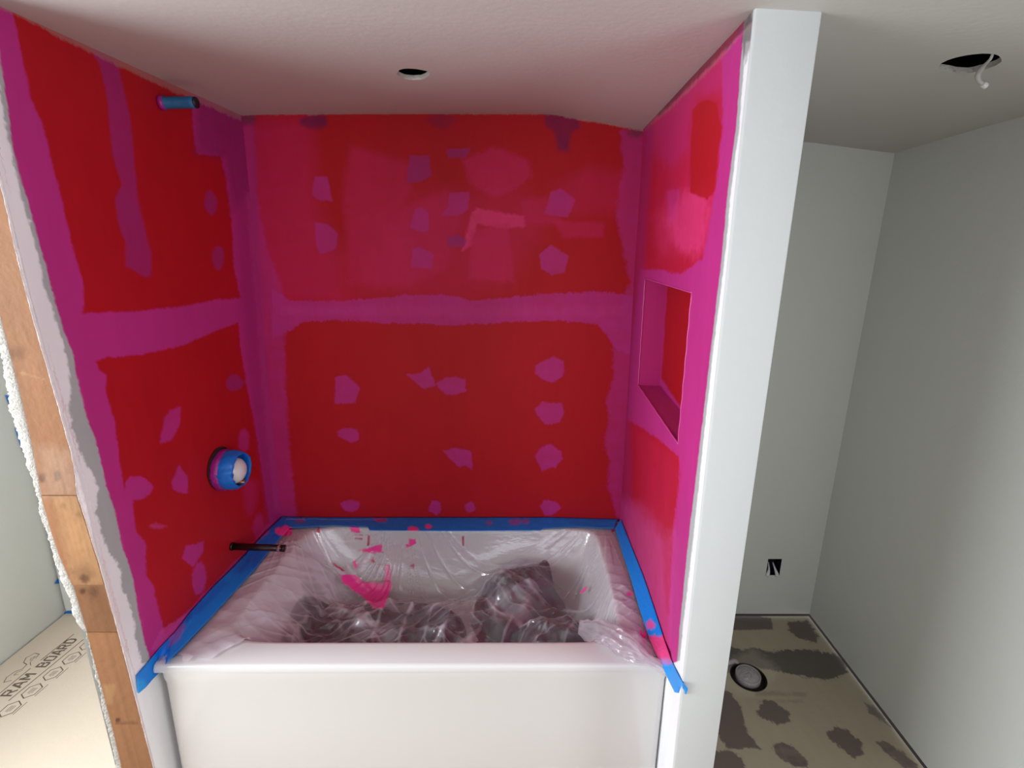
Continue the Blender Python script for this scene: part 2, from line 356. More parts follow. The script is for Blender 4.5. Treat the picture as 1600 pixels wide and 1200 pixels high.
zz = np.unique(np.r_[np.linspace(0, .45, 20), np.linspace(.45, NZ0, 260), np.linspace(NZ0, NZ1, 135), np.linspace(NZ1, 2.19, 180)])
Y, Z = np.meshgrid(ys, zz)
def xr(y, z):
    t = -np.asarray(y)/P
    return lerp(xright(z), xfront(z), t)+.033*np.interp(t, [0, .3, .79, 1.0], [0, .4, 1, 0])*np.interp(z, [.56, 1.25], [1, 0])
Xr = xr(Y, Z)+.0015*fbm(Y*2.5, Z*2.5, 12, 2)*(np.abs(Y+P) > .1)
Zr = np.where(Z >= 2.1899, ceil_z(Xr, Y)+.02, np.minimum(Z, ceil_z(Xr, Y)+.006))
Vr = np.stack([Xr, Y, Zr], -1).reshape(-1, 3)
yc = (Y[:-1, :-1]+Y[:-1, 1:])/2; zc = (Z[:-1, :-1]+Z[1:, :-1])/2
keep = ~((yc < NY0) & (yc > NY1) & (zc > NZ0) & (zc < NZ1))
F_ = grid_faces(len(ys), len(zz), keep)
wr = structure(mesh_obj('wall_alcove_right', Vr, F_, M['painted'], smooth=True))
set_cols(wr, paint(Vr, RED, right_layers, Vr[:, [1, 2]]))
# niche: five faces, each its own painted panel
ND = .085
def niche_panel(name, Pf, n1, n2, layers_base, extra=None):
    a, b = np.meshgrid(np.linspace(0, 1, n1), np.linspace(0, 1, n2)); V = Pf(a, b).reshape(-1, 3)
    o = mesh_obj(name, V, grid_faces(n1, n2), M['painted'], wr, smooth=True)
    set_cols(o, paint(V, layers_base, extra or [], np.stack([a.ravel()*.5, b.ravel()*.4], -1))); return o
yl = lambda a: lerp(NY0, NY1, a); zl = lambda b: lerp(NZ0, NZ1, b)
niche_panel('niche_back', lambda a, b: np.stack([xr(yl(a), zl(b))+ND, yl(a), zl(b)], -1), 150, 100, RED,
            [([(1010,430),(1043,440),(1033,590),(1075,655),(1060,690),(1000,620)], MAG, .95, 1.5, 1.5)])
niche_panel('niche_side', lambda a, b: np.stack([xr(NY0, zl(b))+ND*a, yl(0*a), zl(b)], -1), 22, 100, lerp(np.array(MAG), np.array(PINK), .3))
niche_panel('niche_side', lambda a, b: np.stack([xr(NY1, zl(b))+ND*a, yl(0*a+1), zl(b)], -1), 22, 60, MAG)
niche_panel('niche_sill', lambda a, b: np.stack([xr(yl(a), NZ0)+ND*b, yl(a), zl(0*a)], -1), 150, 22, MAG, [([(990,600),(1030,600),(1075,640),(1075,700),(990,612)], LMAG, .6, 2, 2)])  # paler sill: light from above painted into its colour
niche_panel('niche_head', lambda a, b: np.stack([xr(yl(a), NZ1)+ND*b, yl(a), zl(0*a+1)], -1), 60, 22, PUR)
for A_, B_ in (((NY0, NZ0), (NY0, NZ1)), ((NY0, NZ1), (NY1, NZ1)), ((NY1, NZ1), (NY1, NZ0)), ((NY1, NZ0), (NY0, NZ0))):   # ridge of paint round the opening
    bm = bmesh.new(); pts = [(xr(lerp(A_[0], B_[0], t), lerp(A_[1], B_[1], t))-.0004+.0006*math.sin(t*40), lerp(A_[0], B_[0], t), lerp(A_[1], B_[1], t)) for t in np.linspace(0, 1, 30)]
    tube(bm, pts, .0022, 6)
    if 'ridge' not in M: M['ridge'] = mat('paint_ridge', LMAG, .35)
    bm_obj('niche_edge', bm, M['ridge'], wr, True)

# ---- the end of that wall: a white pillar face
def quad_strip_obj(name, cols_pts, m, smooth=False):
    n = len(cols_pts[0]); V = np.array(cols_pts, float).reshape(-1, 3)
    return mesh_obj(name, V, grid_faces(n, len(cols_pts)), m, smooth=smooth)
rows = []
for z in np.linspace(0, 1, 90):
    zq = lerp(-.01, 2.19, z); x0 = xfront(zq); c = []
    zz_ = lambda x, y: min(zq, float(ceil_z(x, y))+.003) if z < .999 else float(ceil_z(x, y))+.003
    for x, y in ((x0-.0002, -P+.006), (x0+.0004, -P+.003), (x0+.002, -P+.0008), (x0+.005, -P), (lerp(x0, XP2, .5), -P-.0006), (XP2-.005, -P), (XP2-.002, -P+.001), (XP2, -P+.005), (XP2, -.5), (XP2, .02)):
        c.append((x, y, zz_(x, y)))
    rows.append(c)
structure(quad_strip_obj('wall_pillar', rows, mat('primer_wall', srgb(196, 199, 200), .6, bump=.12, bscale=90, var=.015)))

# ---- ceiling with its two cut-outs
def cdt_plate(name, outer, holes, zf, m, step, kind='structure', thick=.0127, edge_m=None):
    pts = [Vector(p) for p in outer]; faces = [list(range(len(outer)))]; base = len(pts)
    hp = []
    for h in holes:
        pts += [Vector(p) for p in h]; hp.append(list(range(base, base+len(h)))); base += len(h)
    edges = []
    for loop in [faces[0]]+hp: edges += [(loop[i], loop[(i+1) % len(loop)]) for i in range(len(loop))]
    xs = [p[0] for p in outer]; ys_ = [p[1] for p in outer]
    for x in np.arange(min(xs)+step/2, max(xs), step):
        for y in np.arange(min(ys_)+step/2, max(ys_), step): pts.append(Vector((x, y)))
    r = geometry.delaunay_2d_cdt(pts, edges, [], 0, 1e-5)
    vv = r[0]
    def inside(p, poly):
        c = False; n = len(poly)
        for i in range(n):
            a, b = poly[i], poly[(i+1) % n]
            if (a[1] > p[1]) != (b[1] > p[1]) and p[0] < (b[0]-a[0])*(p[1]-a[1])/(b[1]-a[1])+a[0]: c = not c
        return c
    F2 = []
    for f in r[2]:
        cx = sum(vv[i][0] for i in f)/len(f); cy = sum(vv[i][1] for i in f)/len(f)
        if any(inside((cx, cy), h) for h in holes) or not inside((cx, cy), outer): continue
        F2.append(f)
    V = [(p[0], p[1], float(zf(p[0], p[1]))) for p in vv]
    o = mesh_obj(name, V, [tuple(f) for f in F2], m, smooth=True); o['kind'] = kind
    for h in holes:                                                 # cut edge of the board
        n = len(h); A = [(p[0], p[1], float(zf(*p))) for p in h]
        B = [(a[0], a[1], a[2]+thick) for a in A]
        mesh_obj('cut_edge', A+B, [(i, (i+1) % n, n+(i+1) % n, n+i) for i in range(n)], edge_m or M['gypsum'], o)
    return o
hs = [(475,425),(495,395),(515,370),(560,356),(620,352),(720,360),(800,378),(885,400),(890,425),(888,450),(840,490),(790,515),(690,520),(640,515),(580,505),(520,475),(500,460)]
hole_s = [tuple(onz(560+x/8, 60+y/8, H+.02)[:2]) for x, y in hs]
hb = [(255,480),(275,430),(300,395),(400,345),(500,310),(600,285),(700,265),(830,248),(950,238),(1060,240),(1150,250),(1200,270),(1235,300),(1250,335),(1245,370),(1150,430),(1050,465),(960,492),(870,515),(790,537),(700,550),(610,545),(530,540),(430,518),(350,505),(300,498)]
hole_b = [tuple(onz(1440+x/10, 60+y/10, H)[:2]) for x, y in hb]
YF = -4.1
ceil = cdt_plate('ceiling', [(XL-.05, .05), (XL-.05, YF-.05), (X2+.05, YF-.05)]+[(lerp(X2+.05, XL-.05, k/56), .05) for k in range(56)], [hole_s, hole_b], ceil_z, M['ceiling'], .13)
for h, nm in ((hole_s, 'small'), (hole_b, 'big')):
    cx = sum(p[0] for p in h)/len(h); cy = sum(p[1] for p in h)/len(h)
    cs = [(cx-.2, cy-.16), (cx+.2, cy-.16), (cx+.2, cy+.16), (cx-.2, cy+.16)]
    V = [(x, y, float(ceil_z(x, y))+.006) for x, y in cs]+[(x, y, H+.32) for x, y in cs]
    mesh_obj('ceiling_void', V, [(0, 1, 5, 4), (1, 2, 6, 5), (2, 3, 7, 6), (3, 0, 4, 7), (4, 5, 6, 7)], M['dark'], ceil)
    box('joist', (cx+.02, cy+.05, H+.10), (cx+.06, cy+.155, H+.28), M['joist'], ceil)

# ---- toilet room back wall (with the outlet's cut-out), side wall
oc = [ony(x, y, 0) for x, y in ((1200,874),(1223,874),(1221,890),(1219,901),(1213,899),(1210,890),(1205,899),(1198,900),(1200,888))]
# plain rectangular cut-out
oz0, oz1, ox0, ox1 = .232, .322, 2.272, 2.340
xsx = np.array([XP2, 2.0, ox0, ox1, X2+.005]); zsz = np.array([0.012, oz0, oz1, 1.0, 1.6, 2.2])
Xg, Zg = np.meshgrid(xsx, zsz); Zg = np.where(Zg >= 2.2, ceil_z(Xg, 0)+.003, Zg)
Vt = np.stack([Xg, 0*Xg, Zg], -1).reshape(-1, 3); kp = np.ones((5, 4), bool); kp[1, 2] = False
wtb = structure(mesh_obj('wall_toilet_back', Vt, grid_faces(5, 6, kp), M['white_wall']))
bm = bmesh.new(); box_bm(bm, (ox0-.001, .0, oz0-.001), (ox1+.001, .06, oz1+.001)); bm.normal_update(); bm.faces.ensure_lookup_table()
bmesh.ops.delete(bm, geom=[f for f in bm.faces if f.normal.y < -.5], context='FACES')
eb = bm_obj('outlet_box', bm, M['navy']); tag(eb, 'dark uncovered electrical box low in the white toilet room wall', 'electrical box')
for sg, x in ((1, ox0+.010), (-1, ox1-.016)):                       # frayed white ends of two cables in the box
    pts = resample([(x-.004*sg, -.003, oz0-.002), (x, -.002, oz0+.012), (x+.006*sg, .008, oz0+.030), (x+.010*sg, .03, oz0+.052)], 12)
    bm = bmesh.new(); tube(bm, pts, [.010, .0095, .009, .008, .007, .006, .005, .0045, .004, .0035, .003, .003], 8); bm_obj('wire', bm, M['white_plastic'], eb, True)
RW = (-3.1, -1.8, .85, 2.02)
ys_ = np.array([.01, -1, RW[1], RW[0], YF]); zsz = np.array([.012, RW[2], 1.4, RW[3], 2.2]); Yg, Zg = np.meshgrid(ys_, zsz); kp = np.ones((4, 4), bool); kp[1:3, 2] = False
Zg = np.where(Zg >= 2.2, ceil_z(X2, Yg)+.003, Zg)
structure(mesh_obj('wall_right', np.stack([0*Yg+X2, Yg, Zg], -1).reshape(-1, 3), grid_faces(5, 5, kp), M['white_wall']))

# ---- rest of the room shell: the far left room and the side behind the camera
WY0, WY1, WZ0, WZ1 = -2.55, -.95, .75, 2.02
def wall_with_hole(name, axis, c, a, z, hole, m):
    A = np.array(sorted(set([a[0], hole[0], hole[1], a[1]]))); Zs = np.array([z[0], hole[2], hole[3], z[1]])
    Ag, Zg = np.meshgrid(A, Zs); kp = np.ones((3, 3), bool); kp[1, 1] = False
    V = np.stack([0*Ag+c, Ag, Zg] if axis == 'x' else [Ag, 0*Ag+c, Zg], -1).reshape(-1, 3)
    o = mesh_obj(name, V, grid_faces(4, 4, kp), m); return structure(o)
wall_with_hole('wall_left', 'x', XL, (YF, .03), (-.02, 2.2), (WY0, WY1, WZ0, WZ1), M['white_wall'])
wall_with_hole('wall_front', 'y', YF, (XL, X2), (-.02, 2.2), (-.4, 2.4, 1.0, 2.04), M['white_wall'])
structure(mesh_obj('wall_far_left', [(XL, .015, -.02), (-.02, .015, -.02), (-.02, .015, 2.2), (XL, .015, 2.2)], [(0, 1, 2, 3)], M['white_wall']))
def window(name, axis, c, h):
    o = bpy.data.objects.new(name, None); C.objects.link(o); o['kind'] = 'structure'
    t = .05
    def bb(a0, a1, z0, z1, nm='window_frame'):
        if axis == 'x': return box(nm, (c-.045, a0, z0), (c+.005, a1, z1), M['bead'], o, .003, 1)
        return box(nm, (a0, c-.045, z0), (a1, c+.005, z1), M['bead'], o, .003, 1)
    bb(h[0], h[0]+t, h[2], h[3]); bb(h[1]-t, h[1], h[2], h[3]); bb(h[0]+t, h[1]-t, h[2], h[2]+t); bb(h[0]+t, h[1]-t, h[3]-t, h[3])
    return o
window('window_1', 'x', XL, (WY0, WY1, WZ0, WZ1)); window('window_3', 'x', X2+.04, RW); window('window_2', 'y', YF, (-.4, 2.4, 1.0, 2.04))

# ---- floors
structure(box('floor', (XL-.05, YF-.05, -.045), (X2+.05, .1, -.020), M['dark']))
structure(box('floor_main', (XL+.001, YF, -.020), (X2-.002, -1.40, -.001), mat('subfloor', srgb(164, 140, 112), .8, bump=.2, var=.05)))
structure(box('floor_under_bathtub', (-.110, -1.3995, -.020), (XP2-.002, .008, -.001), bpy.data.materials['subfloor']))
structure(box('floor_left_room', (XL+.004, -1.40, -.020), (-.115, .012, -.001), M['dark']))
FX0, FX1, FY0, FY1 = XP2+.002, X2-.0035, -.003, -1.40
nx, ny = 240, 350
U, V_ = np.meshgrid(np.linspace(FX0, FX1, nx), np.linspace(FY0, FY1, ny))
HC = np.array([2.058, -.372]); HR = .074
X = U.ravel().copy(); Y = V_.ravel().copy(); r = np.hypot(X-HC[0], Y-HC[1]); near = np.abs(r-HR) < .0029
X[near] = HC[0]+(X[near]-HC[0])*HR/r[near]; Y[near] = HC[1]+(Y[near]-HC[1])*HR/r[near]
r = np.hypot(X-HC[0], Y-HC[1]); inn = r <= HR+1e-4
Ff = grid_faces(nx, ny); Ff = Ff[~inn[Ff].all(1)]
Vf = np.stack([X, Y, .0012*fbm(X*4, Y*4, 30, 2)], -1)
PAT = srgb(104, 90, 86); PAT2 = srgb(92, 85, 80); PALE = srgb(205, 195, 170)
floor_layers = [
    ([(1130,960),(1180,961),(1205,966),(1208,984),(1130,985)], PAT, .95, .8, 1),
    ([(1232,972),(1262,970),(1278,992),(1276,1003),(1250,998),(1232,985)], PAT, .95, .8, 3),
    ([(1130,1008),(1160,1016),(1172,1012),(1200,1018),(1250,1014),(1300,1020),(1318,1032),(1325,1050),(1300,1062),(1270,1060),(1215,1050),(1180,1042),(1140,1050),(1120,1060)], PAT2, .95, .8, 3.5),
    ([(1120,1076),(1140,1080),(1158,1105),(1164,1130),(1172,1150),(1190,1170),(1135,1170),(1118,1140)], PAT, .95, .8, 2.5),
    ([(1195,1092),(1205,1095),(1232,1110),(1236,1128),(1215,1132),(1190,1122),(1182,1112)], PAT, .95, .8, 3),
    ([(1205,1165),(1225,1160),(1245,1172),(1262,1188),(1262,1200),(1240,1198),(1215,1182)], PAT, .9, .8, 3),
    ([(1292,1145),(1308,1135),(1325,1142),(1348,1160),(1348,1178),(1335,1184),(1318,1172),(1300,1158)], PAT, .95, .8, 3),
    ([(1368,1158),(1385,1158),(1412,1178),(1432,1192),(1435,1202),(1415,1200),(1385,1176)], PAT, .85, 1, 3),
    ([(1112,1175),(1140,1172),(1160,1185),(1165,1210),(1100,1215)], PAT, .95, .8, 3),
    ([(1350,1098),(1368,1104),(1392,1136),(1385,1132),(1360,1115)], PAT2, .7, 1, 3),
    ([(1180,1080),(1260,1082),(1260,1088),(1180,1087)], PAT2, .3, 2, 2), ([(1185,1094),(1255,1094),(1255,1098),(1185,1098)], PAT2, .25, 2, 2),
    ([(1120,1290),(1180,1260),(1230,1300),(1140,1350)], PAT, .95, 1, 3), ([(1300,1250),(1380,1240),(1420,1290),(1330,1310)], PAT, .9, 1, 3),
    (blob(1170,1050,42,34), PALE, .25, 6, 3),
]
Vc, Fc, Xc, Yc = compact(Vf, Ff, X, Y)
ft = structure(mesh_obj('floor_toilet_room', Vc, Fc, M['matte_attr'], smooth=True))
set_cols(ft, paint(Vc, srgb(166, 154, 133), floor_layers, np.stack([Xc, Yc], -1)))
# drain hole
n = 48; ang = np.linspace(0, 2*math.pi, n, endpoint=False); ring = lambda R_, z: [(HC[0]+R_*math.cos(a), HC[1]+R_*math.sin(a), z) for a in ang]
dp = empty('toilet_drain', (HC[0], HC[1], 0)); tag(dp, 'open toilet drain pipe stuffed with pale crumpled plastic in the patched floor', 'drain')
V = ring(HR+.001, .0015)+ring(HR-.004, -.004)+ring(HR-.006, -.019)
child(mesh_obj('hole_edge', V, [(k*n+i, k*n+(i+1) % n, (k+1)*n+(i+1) % n, (k+1)*n+i) for k in range(2) for i in range(n)], M['pvc'], smooth=True), dp)
PC = HC+np.array([.004, .012])
ring2 = lambda R_, z: [(PC[0]+R_*math.cos(a), PC[1]+R_*math.sin(a), z) for a in ang]
V = ring2(.052, -.019)+ring2(.052, .004)+ring2(.049, .006)+ring2(.046, .004)+ring2(.046, -.019)
child(mesh_obj('pipe_rim', V, [(k*n+i, k*n+(i+1) % n, (k+1)*n+(i+1) % n, (k+1)*n+i) for k in range(4) for i in range(n)], M['grey_plastic_wrap'], smooth=True), dp)
V = [(PC[0], PC[1], .014)]
for k in range(1, 13):
    for a in ang:
        R_ = .049*k/12; wv = .004*float(fbm(np.array(R_*90+3*math.cos(a)), np.array(3*math.sin(a)+a*.01), 4, 3)); V.append((PC[0]+R_*math.cos(a), PC[1]+R_*math.sin(a), .014*(1-(k/12)**2)+.001+wv*(1-(k/12)**6)))
Fd = [(0, 1+i, 1+(i+1) % n) for i in range(n)]+[(1+(k-1)*n+i, 1+k*n+i, 1+k*n+(i+1) % n, 1+(k-1)*n+(i+1) % n) for k in range(1, 12) for i in range(n)]
child(mesh_obj('stuffed_plastic', V, Fd, M['grey_plastic_wrap'], smooth=True), dp)
bm = bmesh.new(); tube(bm, resample([(HC[0]-.07, HC[1]+.065, .006), (HC[0]-.035, HC[1]+.075, .012), (HC[0]-.015, HC[1]+.07, .006)], 8), [.006, .009, .011, .010, .011, .009, .008, .005], 9)
child(bm_obj('plastic_tail', bm, M['grey_plastic_wrap'], None, True), dp)

# ---- left partition: stud end, drywall edges, left room face
sR = [(1,-60),(0,180),(2,290),(26,400),(52,500),(80,595),(112,700),(121,774),(136,820),(148,860),(168,914),(190,1000),(218,1100),(242,1200),(262,1290)]
sL = [(-60,-60),(-60,180),(-50,290),(-20,400),(2,505),(27,600),(48,690),(64,774),(80,830),(92,866),(113,914),(135,988),(160,1080),(176,1140),(190,1200),(205,1290)]
def plane_y(z): return -np.interp(z, [0, .195, .671, .961, 1.241, 1.552, 1.829, 2.2], [.888, .891, .914, .932, .943, .965, .974, .982])
def on_end(x, y):                                                   # a point of the wall's end face
    Y_ = -.93
    for _ in range(8): p = ony(x, y, Y_); Y_ = float(plane_y(p[2]))
    return ony(x, y, Y_)
def rail(pts, py):
    pts = np.array(pts, float); return on_end(np.interp(py, pts[:, 1], pts[:, 0]), py)
part = bpy.data.objects.new('wall_partition', None); C.objects.link(part); part['kind'] = 'structure'
WOOD = srgb(140, 98, 68); KN = srgb(72, 44, 30); LW = srgb(164, 126, 88); PALEW = srgb(172, 146, 128)
mw = mat('stud_wood', (1, 1, 1), .7, bump=.4, bscale=50, attr='Col', spec=.2)
wl_layers = [([(10,540),(40,545),(35,560),(15,562)], KN, .35, 6, 2), (blob(66,746,6,7), KN, .8, 2, 2), (blob(90,744,5,9), KN, .7, 2, 2), (blob(100,790,5,5), KN, .8, 2, 1.5), (blob(123,804,5,4), KN, .85, 2, 1),
    ([(60,700),(110,705),(125,775),(70,775)], PALEW, .35, 12, 5), ([(80,775),(130,775),(170,914),(115,914)], LW, .55, 6, 3), (blob(133,903,8,6), KN, .7, 3, 2), (blob(129,924,5,4), KN, .8, 2, 1), (blob(146,926,7,8), KN, .5, 3, 3),
    ([(108,890),(135,882),(150,900),(120,908)], KN, .3, 6, 3), (blob(184,1125,4,3), KN, .95, 1, .5), ([(115,914),(172,914),(190,988),(137,988)], KN, .22, 3, 2), ([(180,1128),(215,1128),(216,1131),(180,1131)], KN, .5, 1, 1), ([(160,1070),(180,1070),(176,1100),(165,1100)], LW, .5, 2, 2), ([(30,580),(70,592),(70,594),(30,583)], LW, .5, 1, 1)]
cuts = [-60, 774, 914, 988, 1300]
for k in range(4):
    y0, y1 = cuts[k]+(.5 if k else 0), cuts[k+1]-.5
    nn = max(8, int((y1-y0)/2.5)); pys = np.linspace(y1, y0, nn)
    L_ = np.array([rail(sL, p) for p in pys]); R_ = np.array([rail(sR, p) for p in pys])
    R_[:, 0] = np.minimum(R_[:, 0], -.004); off = [0, -.002, .0005, -.001][k]
    L_[:, 1] += off; R_[:, 1] += off
    L_[:, 2] = np.clip(L_[:, 2], 0, 2.178); R_[:, 2] = np.clip(R_[:, 2], 0, 2.178); m_ = .0015
    cols = [L_+[0, .038, 0], L_+[0, m_, 0]]+[lerp(L_, R_, t) for t in np.linspace(.02, .98, 28)]+[R_+[0, m_, 0], R_+[0, .038, 0]]
    V = np.stack(cols, 1)                                           # rows x cols
    F1 = grid_faces(V.shape[1], nn); V = V.reshape(-1, 3)
    nc = len(cols); caps = [tuple(range(nc))[::-1], tuple((nn-1)*nc+i for i in range(nc))]
    o = mesh_obj('wood_stud', V, [tuple(f) for f in F1.tolist()]+caps, mw, part, smooth=False)
    c = paint(V, WOOD, wl_layers, V[:, [0, 2]]); g = [1, 1.04, .88, 1][k]*(1+.16*fbm(V[:, 0]*150, V[:, 2]*3.5, 60+k, 4)+.12*fbm(V[:, 0]*22, V[:, 2]*7, 44, 3))
    set_cols(o, np.clip(c*g[:, None], 0, 1))
# ragged gypsum edge on the outer side
gO = [(-75,-60),(-75,180),(-65,290),(-36,400),(-12,500),(0,570),(8,620),(23,680),(45,745),(60,800),(78,860),(92,905),(108,945),(116,975),(130,985),(142,1020),(150,1060),(160,1110),(172,1160),(180,1200),(196,1290)]
pys = np.linspace(1290, -60, 520); rows = []
for i, p in enumerate(pys):
    L_ = rail(sL, p)+[.002, 0, 0]; O_ = rail(gO, p); j = .0028*random.uniform(-1, 1)+.007*float(fbm(np.array(p*.05), np.array(1.), 71, 3))
    O_[0] += j*.7; L_[2] = np.clip(L_[2], 0, 2.178); O_[2] = np.clip(O_[2], 0, 2.178)
    jj = .0018*random.uniform(-1, 1)
    rows.append([O_+[-.001, 0.06, 0], O_+[0, .006+jj, 0], lerp(O_, L_, .35)+[0, -.002+jj, 0], lerp(O_, L_, .7)+[0, .002-jj*.6, 0], L_+[0, .0005, 0], L_+[0, .03, 0]])
mesh_obj('drywall_edge', np.array(rows).reshape(-1, 3), grid_faces(6, len(rows)), M['gypsum'], part)
# drywall face behind that edge, and torn paper along the stud
V = np.array([(-.118, -.88, 0), (-.118, .0, 0), (-.118, 0, 2.18), (-.118, -.93, 2.18)]); mesh_obj('drywall_face', V, [(0, 1, 2, 3)], M['white_wall'], part)
rows = []; mpk = mat('torn_paper', srgb(222, 208, 210), .9, bump=.5, bscale=150)
for i, p in enumerate(np.linspace(1290, -60, 420)):
    R_ = rail(sR, p); R_[0] = min(R_[0], -.004); R_[2] = np.clip(R_[2], 0, 2.178); j = .0008*random.uniform(-1, 1)+.0012*float(vnoise(np.array(p*.11), np.array(2.), 5)); w_ = .002+.0016*float(vnoise(np.array(p*.07), np.array(9.), 6))**2
    rows.append([R_+[-.0005+j*.5, -.0006, 0], R_+[w_*.6, -.0022+j, 0], [R_[0]+w_+.001, R_[1]+.003+j, R_[2]], [.0006, R_[1]+.010+abs(j)*3, R_[2]]])
mesh_obj('torn_paper_edge', np.array(rows).reshape(-1, 3), grid_faces(4, len(rows)), mpk, part)

# ================================================================== THE BATHTUB
OX0, OX1, OY0, OY1 = .155, 1.415, -.752, -.085
ZB = .20
def drop(d): t = np.clip(d/.105, 0, 1); return T-(T-ZB)*(1-(1-t)**1.7)**1.15
def dist_open(x, y):
    a = (x-OX0)/1.9; b = (OX1-x)/1.25; c = y-OY0; e = (OY1-y)/1.1
    k = .03; m = -k*np.log(np.exp(-np.clip(a, -1, 1)/k)+np.exp(-np.clip(b, -1, 1)/k)+np.exp(-np.clip(c, -1, 1)/k)+np.exp(-np.clip(e, -1, 1)/k))
    return m
def tub_h(x, y): return np.where(dist_open(x, y) > 0, drop(np.maximum(dist_open(x, y), 0)), T)
def rrect(x0, x1, y0, y1, r, z, k=7, s=24, side=None):
    P_ = []
    for cx, cy, a0 in ((x1-r, y1-r, 0), (x0+r, y1-r, 90), (x0+r, y0+r, 180), (x1-r, y0+r, 270)):
        for i in range(k+1):
            a = math.radians(a0+90*i/k); P_.append((cx+r*math.cos(a), cy+r*math.sin(a), z))
        nx_ = {0: (x0+r, y1), 90: (x0, y0+r), 180: (x1-r, y0), 270: (x1, y1-r)}[a0]
        last = P_[-1]
        for i in range(1, s): P_.append((lerp(last[0], nx_[0], i/s), lerp(last[1], nx_[1], i/s), z))
    return P_
def fitx(P_): return [((x if x < .7 else x+(float(xr(y, T))-1.5)*(x-.7)/.8), y, z) for x, y, z in P_]
tub = empty('bathtub', (.75, -.42, 0)); tag(tub, 'white alcove bathtub with a smooth apron, its basin covered by plastic sheet', 'bathtub')
bx0, bx1 = .006, 1.497
loops = []
def inner(d, z=None):                                              # contour of the basin at one depth
    P_ = []; cx, cy = (OX0+OX1)/2, (OY0+OY1)/2
    for i in range(len(base_loop)):
        bx, by, _ = base_loop[i]; dx, dy = bx-cx, by-cy; lo, hi = 0., 1.2
        for _ in range(22):
            mid = (lo+hi)/2
            if float(dist_open(np.array(cx+dx*mid), np.array(cy+dy*mid))) > d: lo = mid
            else: hi = mid
        P_.append((cx+dx*lo, cy+dy*lo, float(drop(np.array(max(d, 0)))) if z is None else z))
    return P_
base_loop = rrect(bx0, bx1, -D, -.003, .01, T)
rim = fitx(base_loop)
loops = [fitx(rrect(bx0, bx1, -D, -.003, .01, T-.022)), fitx(rrect(bx0, bx1, -D, -.003, .01, T-.016)), fitx(rrect(bx0+.001, bx1-.001, -D+.0015, -.003, .01, T-.008)),
         fitx(rrect(bx0+.002, bx1-.002, -D+.005, -.003, .01, T-.0025)), fitx(rrect(bx0+.003, bx1-.003, -D+.012, -.004, .01, T))]
loops += [inner(-.012, T+.001), inner(-.003, T), inner(.002), inner(.006)]+[inner(d) for d in (.012, .02, .03, .045, .06, .08, .105)]
V = np.array(loops).reshape(-1, 3); n = len(loops[0]); Fq = [(k*n+i, k*n+(i+1) % n, (k+1)*n+(i+1) % n, (k+1)*n+i) for k in range(len(loops)-1) for i in range(n)]
Fq.append(tuple((len(loops)-1)*n+i for i in range(n)))
child(mesh_obj('basin', V, Fq, M['tub'], smooth=True), tub)
A = [fitx(rrect(bx0+.018, bx1+.003, -D+.0025, -.004, .022, z)) for z in (T-.021, T-.030, T-.045)]+[fitx(rrect(bx0+.020, bx1+.003, -D+.006, -.004, .024, z)) for z in (T-.07, .30, .12, .10)]+[fitx(rrect(bx0+.018, bx1+.003, -D+.002, -.004, .022, z)) for z in (.09, .0)]
V = np.array(A).reshape(-1, 3); Fq = [(k*n+i, (k+1)*n+i, (k+1)*n+(i+1) % n, k*n+(i+1) % n) for k in range(len(A)-1) for i in range(n)]
child(mesh_obj('apron', V, Fq, M['tub'], smooth=True), tub)

# ---- dark bundles lying in the basin
def dome(b, x, y):
    cx, cy, rx, ry, top, p, rot, sd = b
    c, s = math.cos(rot), math.sin(rot); u = ((x-cx)*c+(y-cy)*s)/rx; v = (-(x-cx)*s+(y-cy)*c)/ry
    rho = np.clip((np.abs(u)**p+np.abs(v)**p)**(1/p), 0, 1)
    n_ = fbm(x*11, y*11, sd, 3)
    cr = 1-np.abs(fbm(x*16+n_, y*16-n_, sd+7, 3))*2.2
    return ZB+.004+(top-ZB)*(1-rho**2.6)**.7*(1+.10*n_)+.018*cr*(1-rho**6)
BUN = [('cloth_bundle', (.545, -.44, .325, .22, .315, 3.4, .05, 3), 'dark_cloth', 'dark cloth heap under the plastic, near the black spout pipe', 'cloth'),
       ('cloth_bundle', (.955, -.57, .085, .13, .30, 2.6, -.1, 9), 'dark_cloth', 'small dark cloth lump under the plastic beside the boxy black bag', 'cloth'),
       ('work_bag', (1.08, -.29, .19, .12, .425, 7, .42, 14), 'black_bag', 'boxy black bag under the plastic against the back of the bathtub', 'bag'),
       ('trash_bag', (1.21, -.555, .17, .13, .40, 3, .1, 22), 'black_bag', 'crumpled black bag under the plastic, at the niche end of the bathtub', 'bag')]
for nm, b, mk, lab, cat in BUN:
    cx, cy, rx, ry, top, p, rot, sd = b; na, nr = 96, 34; V = []; 
    for k in range(nr+1):
        for i in range(na):
            a = 2*math.pi*i/na; q = k/nr; u = math.cos(a); v = math.sin(a); s_ = q/((abs(u)**p+abs(v)**p)**(1/p)); u *= s_*rx; v *= s_*ry
            V.append((cx+u*math.cos(rot)-v*math.sin(rot), cy+u*math.sin(rot)+v*math.cos(rot)))
    V = np.array(V); z = np.maximum(dome(b, V[:, 0], V[:, 1]), ZB+.003); z = np.maximum(z, tub_h(V[:, 0], V[:, 1])+.003)
    ringlast = np.arange(len(V)) >= nr*na; z[ringlast] = tub_h(V[ringlast, 0], V[ringlast, 1])+.002
    Fq = [(k*na+i, k*na+(i+1) % na, (k+1)*na+(i+1) % na, (k+1)*na+i) for k in range(nr) for i in range(na)]
    o = mesh_obj(nm, np.c_[V, z], Fq, M[mk], smooth=True); tag(o, lab, cat)
